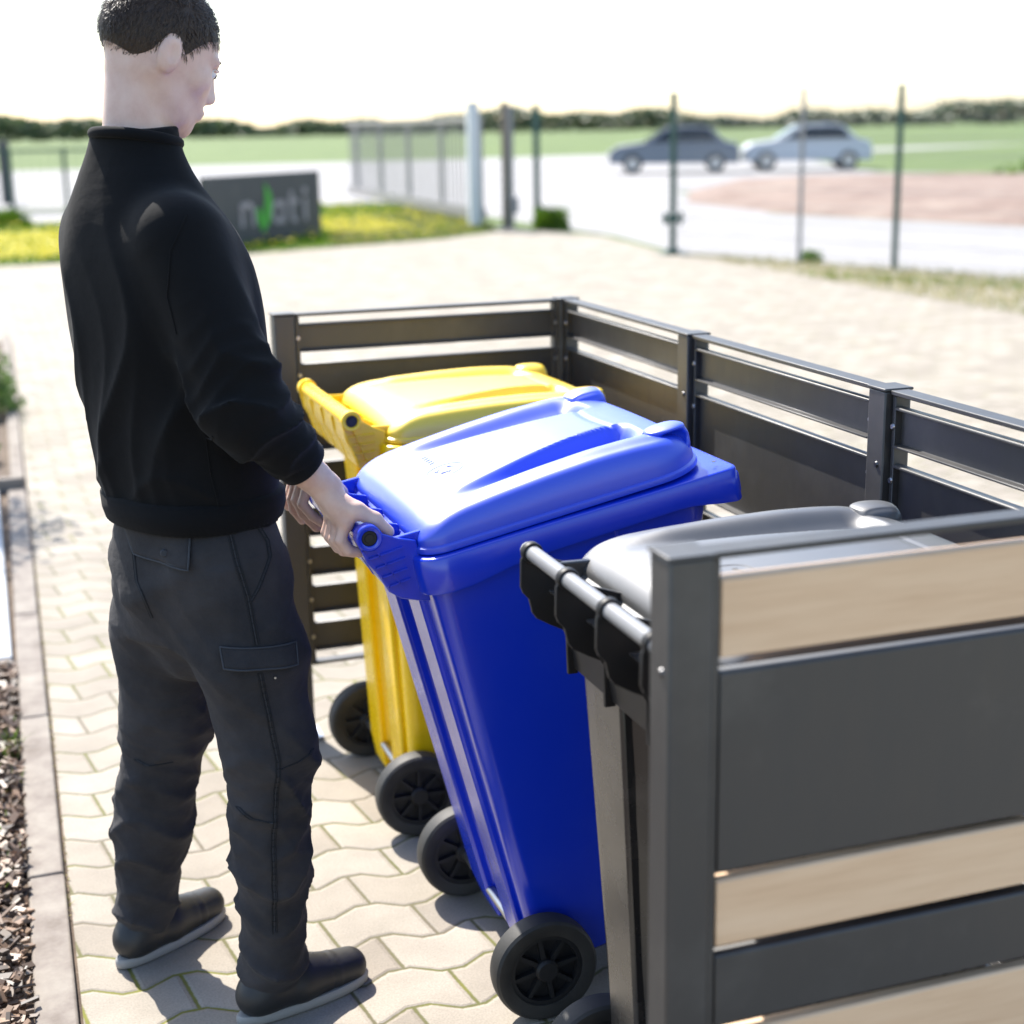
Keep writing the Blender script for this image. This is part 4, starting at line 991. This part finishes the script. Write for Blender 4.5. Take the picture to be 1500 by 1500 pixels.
# sliding gate with bars
G0,G1=Vector((6.25,19.9)),Vector((6.75,31.5)); gd=(G1-G0).normalized()
gt=thing('sliding_gate',(G0.x,G0.y,0),'grey sliding gate of upright bars on a low beam, standing open along the lawn','gate')
mb=hexa(MB(),G0,G1,.10,.12,.30); P(mb.build('bottom_beam',M['gatebar'],gt)); mb=hexa(MB(),G0,G1,.07,1.66,1.74); P(mb.build('top_rail',M['gatebar'],gt))
L=(G1-G0).length; k=0
while k*.26<L-.3:
    c=G0+gd*(.1+k*.26); mb=MB(); w=.011 if k%10 else .03; mb.box(c.x-w,c.x+w,c.y-w,c.y+w,.30,1.66); P(mb.build('gate_bar' if k%10 else 'upright',M['gatebar'],gt)); k+=1
def simple_post(name,x,y,s,h,m,label,cat,extra=None,group=None):
    t=thing(name,(x,y,0),label,cat,group)
    mb=MB(); mb.box(-s/2,s/2,-s/2,s/2,0,h); mb.build('shaft',m,t,bevel=.006)
    mb=MB(); mb.box(-s/2-.008,s/2+.008,-s/2-.008,s/2+.008,h+.001,h+.014); mb.build('cap',m,t,bevel=.003)
    if extra: extra(t)
    return t
simple_post('gate_post',6.05,19.75,.17,1.95,M['whitepost'],'broad pale gate post at the near end of the sliding gate','post')
def fp(t):
    mb=MB(); mb.box(-.14,.14,-.14,.14,.0,.02); mb.box(.045,.19,-.09,.09,.24,.50); mb.build('guide_box',M['gatebar'],t,bevel=.01)
simple_post('gate_post',6.46,19.40,.09,1.95,M['brownpost'],'slim brown gate guide post just right of the broad pale post','post',fp)
simple_post('gate_post',6.70,19.9,.12,1.9,M['greypost'],'grey gate post behind the slim brown guide post','post')
simple_post('gate_post',6.97,19.35,.085,1.9,M['greengate'],'green post rising out of the bright grass tuft beside the gate','post')
def tuft(loc,r,h,n,label):
    t=thing('grass_tuft',loc,label,'grass tuft'); mb=MB()
    for i in range(n*2):
        a=random.uniform(0,2*PI); q=r*math.sqrt(random.random()); x,y=q*math.cos(a),q*math.sin(a); hh=h*random.uniform(.3,1.15)*(1.15-(q/r)**2); a=random.uniform(0,2*PI); l=random.uniform(.1,.5)*hh; w=.008
        mb.add([(x-w,y,0),(x+w,y,0),(x+math.cos(a)*l+w*.4,y+math.sin(a)*l,hh*.85),(x+math.cos(a)*l*1.4,y+math.sin(a)*l*1.4,hh)],[(0,1,2,3)])
    mb.build('blades',M['grass'],t)
tuft((7.05,18.95,0),.30,.32,900,'bright green grass tuft at the foot of the green gate post')
tuft((7.75,12.1,.004),.16,.12,300,'small yellow-green grass clump on the gravel verge near the grey fence post')

# green mesh fence on the right
fe=thing('mesh_fence',(6.74,13.76,0),'green wire mesh fence along the gravel verge, in front of the road','fence')
FP=[(6.74,13.76),(7.50,11.93),(7.97,10.68),(9.15,8.0),(10.3,5.4)]
mb=MB()
def fpost(x,y,w,m,foot=False,nm='fence_post'):
    mb=MB(); mb.cyl((x,y,-.01),(x,y,1.95),w/2,20); o=P(mb.build(nm,m,fe,smooth=True,angle=40)) 
    mb=MB(); mb.lathe([(w/2+.004,1.93),(w/2+.004,1.955),(.0001,1.965)],(x,y,0),'z',20,False); c=mb.build('post_cap',m,fe,smooth=True); P(c)
    if foot:
        mb=MB(); mb.box(x-.16,x+.16,y-.16,y+.16,0,.012); mb.cyl((x,y,.0),(x,y,.06),w/2+.05,20); P(mb.build('post_foot',m,fe))
        mb=MB(); mb.box(x-.12,x+.12,y-.05,y+.05,.40,.48); mb.cyl((x-.11,y,.36),(x-.11,y,.52),.025,12); mb.cyl((x+.11,y,.36),(x+.11,y,.52),.025,12); P(mb.build('hinge_bracket',m,fe))
fpost(*FP[0],.085,M['greengate'],True); fpost(*FP[1],.05,M['greypost']); fpost(*FP[2],.065,M['greengate']); fpost(*FP[3],.065,M['greengate']); fpost(*FP[4],.065,M['greengate'])
for a,b in zip(FP[:-1],FP[1:]):
    a=Vector(a);b=Vector(b);d=(b-a);L=d.length;d.normalize(); mb=MB(); n=int(L/.05)
    for i in range(1,n): 
        c=a+d*(i*L/n); mb.box(c.x-.0013,c.x+.0013,c.y-.0013,c.y+.0013,.06,1.85)
    for j in range(10): hexa(mb,a+d*.03,b-d*.03,.004,.07+j*.19,.075+j*.19)
    P(mb.build('mesh_panel',M['greypost'],fe))
# dark fence at the far left
lf=thing('bar_fence',(-6,25.0,0),'dark metal bar fence behind the flowering lawn at the far left','fence')
x=-5.5
while x<1.2:
    mb=MB(); mb.box(x-.03,x+.03,24.97,25.03,0,1.35); P(mb.build('fence_post',M['greengate'],lf)); x+=.93
mb=MB(); hexa(mb,(-5.5,25.0),(1.1,25.0),.03,1.28,1.33); hexa(mb,(-5.5,25.0),(1.1,25.0),.03,.20,.24); P(mb.build('fence_rail',M['greengate'],lf))
mb=MB(); xx=-5.45
while xx<1.05:
    mb.box(xx-.008,xx+.008,24.992,25.008,.24,1.28); xx+=.155
P(mb.build('fence_bars',M['greengate'],lf))
simple_post('gate_pillar',-.75,34.5,.26,1.45,M['signdark'],'thick dark pillar standing behind the bar fence at the far left','post')
tuft((-.95,24.7,0),.45,.30,700,'dark green grass clump at the foot of the bar fence')
tuft((-1.9,24.6,0),.30,.22,400,'lower green clump by the bar fence, left of the larger one')

# parked cars beyond the dirt mound
def car(loc,rz,paint,label):
    t=thing('parked_car',loc,label,'car','cars parked beyond the dirt mound',rz)
    side=[(-2.05,.30),(-2.08,.62),(-1.98,.92),(-1.62,.98),(-1.15,1.40),(-.70,1.47),(.25,1.45),(1.00,.98),(1.85,.88),(2.10,.66),(2.12,.32)]
    loops=[]
    for y,sc in ((-.86,.93),(-.84,.985),(-.78,1.0),(.78,1.0),(.84,.985),(.86,.93)):
        loops.append([(x*(.99 if abs(y)>.8 else 1),y if z<1.0 else y*(1-.22*(z-1.0)/.45),.30+(z-.30)*sc) for x,z in side])
    mb=MB(); mb.loft(loops); mb.build('body',paint,t,smooth=True,bevel=.03)
    for s in (-1,1):
        mb=MB(); y=s*.80; mb.add([(-1.35,y*1.035,1.02),(.72,y*1.035,1.00),(.18,y*.90,1.36),(-.72,y*.88,1.39),(-1.08,y*.90,1.34)],[(0,1,2,3,4)]); g=mb.build('side_window',M['glass'],t)
        sm=g.modifiers.new('s','SOLIDIFY'); sm.thickness=.05; sm.offset=0
    mb=MB(); mb.add([(.30,-.62,1.425),(.30,.62,1.425),(.96,.72,1.02),(.96,-.72,1.02)],[(0,1,2,3)]); g=mb.build('windscreen',M['glass'],t); sm=g.modifiers.new('s','SOLIDIFY'); sm.thickness=.05; sm.offset=0
    for x in (-1.3,1.35):
        for s in (-1,1):
            mb=MB(); mb.cyl((x,s*.72,.31),(x,s*.885,.31),.31,28); w=mb.build('wheel',M['rubber'],t,smooth=True,angle=40)
            mb=MB(); mb.cyl((x,s*.88,.31),(x,s*.895,.31),.19,20); mb.build('rim',M['zinc'],w,smooth=True,angle=40)
    for s in (-1,1):
        mb=MB(); mb.box(2.06,2.125,s*.62-.13,s*.62+.13,.62,.74); mb.build('headlight',M['eye'],t,bevel=.02)
car((20.2,42.5,0),R(155),M['cargrey'],'dark grey car parked beyond the reddish dirt mound, left of the pale one')
car((24.6,41.8,0),R(158),M['carwhite'],'silver car parked beyond the reddish dirt mound, right of the dark one')
# far wood on the horizon
mb=MB(); vs=[];fs=[]
for i in range(26000):
    x=random.uniform(-170,330); b=290+20*math.sin(x*.02); hmax=3.3+.9*math.sin(x*.07)+.7*math.sin(x*.19+1)+.5*math.sin(x*.43)
    z=hmax*random.random()**.7; y=b+random.uniform(-6,6)*(1-z/12); r=random.uniform(.35,.9)
    u=Vector((random.gauss(0,1),random.gauss(0,1),random.gauss(0,1))).normalized()*r; v=u.orthogonal().normalized()*r; c=Vector((x,y,z)); o=len(vs)
    vs+=[c-u,c+v,c+u,c-v]; fs.append((o,o+1,o+2,o+3))
mb.v=[tuple(v) for v in vs]; mb.f=fs; tag(mb.build('far_woodland',M['treeleaf']),kind='stuff')

# ------------------------------------------------------------------ light, sky, camera
EL=R(49); tx,ty=.255,-.967                    # direction in which the light travels over the ground
w=bpy.data.worlds.new('World'); scene.world=w; w.use_nodes=True; nt=w.node_tree
sky=nt.nodes.new('ShaderNodeTexSky'); sky.sky_type='NISHITA'; sky.sun_disc=False; sky.sun_elevation=EL
sx,sy=-tx,-ty; sky.sun_rotation=math.atan2(sx,sy); sky.air_density=1.0; sky.dust_density=1.2; sky.ozone_density=1.0; sky.altitude=100
bg=nt.nodes['Background']; bg.inputs['Strength'].default_value=.15; nt.links.new(sky.outputs[0],bg.inputs[0])
sun=bpy.data.lights.new('sun','SUN'); sun.energy=4.6; sun.angle=R(.53); sun.color=(1,.95,.87)
so=bpy.data.objects.new('sun',sun); COL.objects.link(so)
dirv=Vector((tx*math.cos(EL),ty*math.cos(EL),-math.sin(EL))); so.rotation_euler=dirv.to_track_quat('-Z','Y').to_euler()
so.location=(-3,10,12)
cam=bpy.data.cameras.new('camera'); co=bpy.data.objects.new('camera',cam); COL.objects.link(co); scene.camera=co
cr_=Vector((.9445736,-.32787412,-.01671141)); cu=Vector((.09626334,.22794129,.96890461)); cf=Vector((.31386953,.91681041,-.24686958))
mw=Matrix.Identity(4)
for i in range(3): mw[i][0]=cr_[i]; mw[i][1]=cu[i]; mw[i][2]=-cf[i]; mw[i][3]=(-1.48569627,-3.85940916,1.61237864)[i]
co.matrix_world=mw
cam.sensor_width=36; cam.lens=36*2228.404/1500; cam.clip_start=.05; cam.clip_end=6000
cam.dof.use_dof=True; cam.dof.focus_distance=2.62; cam.dof.aperture_fstop=2.6; cam.dof.aperture_blades=9
vs_=scene.view_settings; vs_.view_transform='Standard'; vs_.look='None'; vs_.gamma=1; vs_.exposure=1.18
scene.render.engine='CYCLES'; scene.cycles.max_bounces=8; scene.cycles.use_denoising=True
scene.render.resolution_x=1024; scene.render.resolution_y=1024
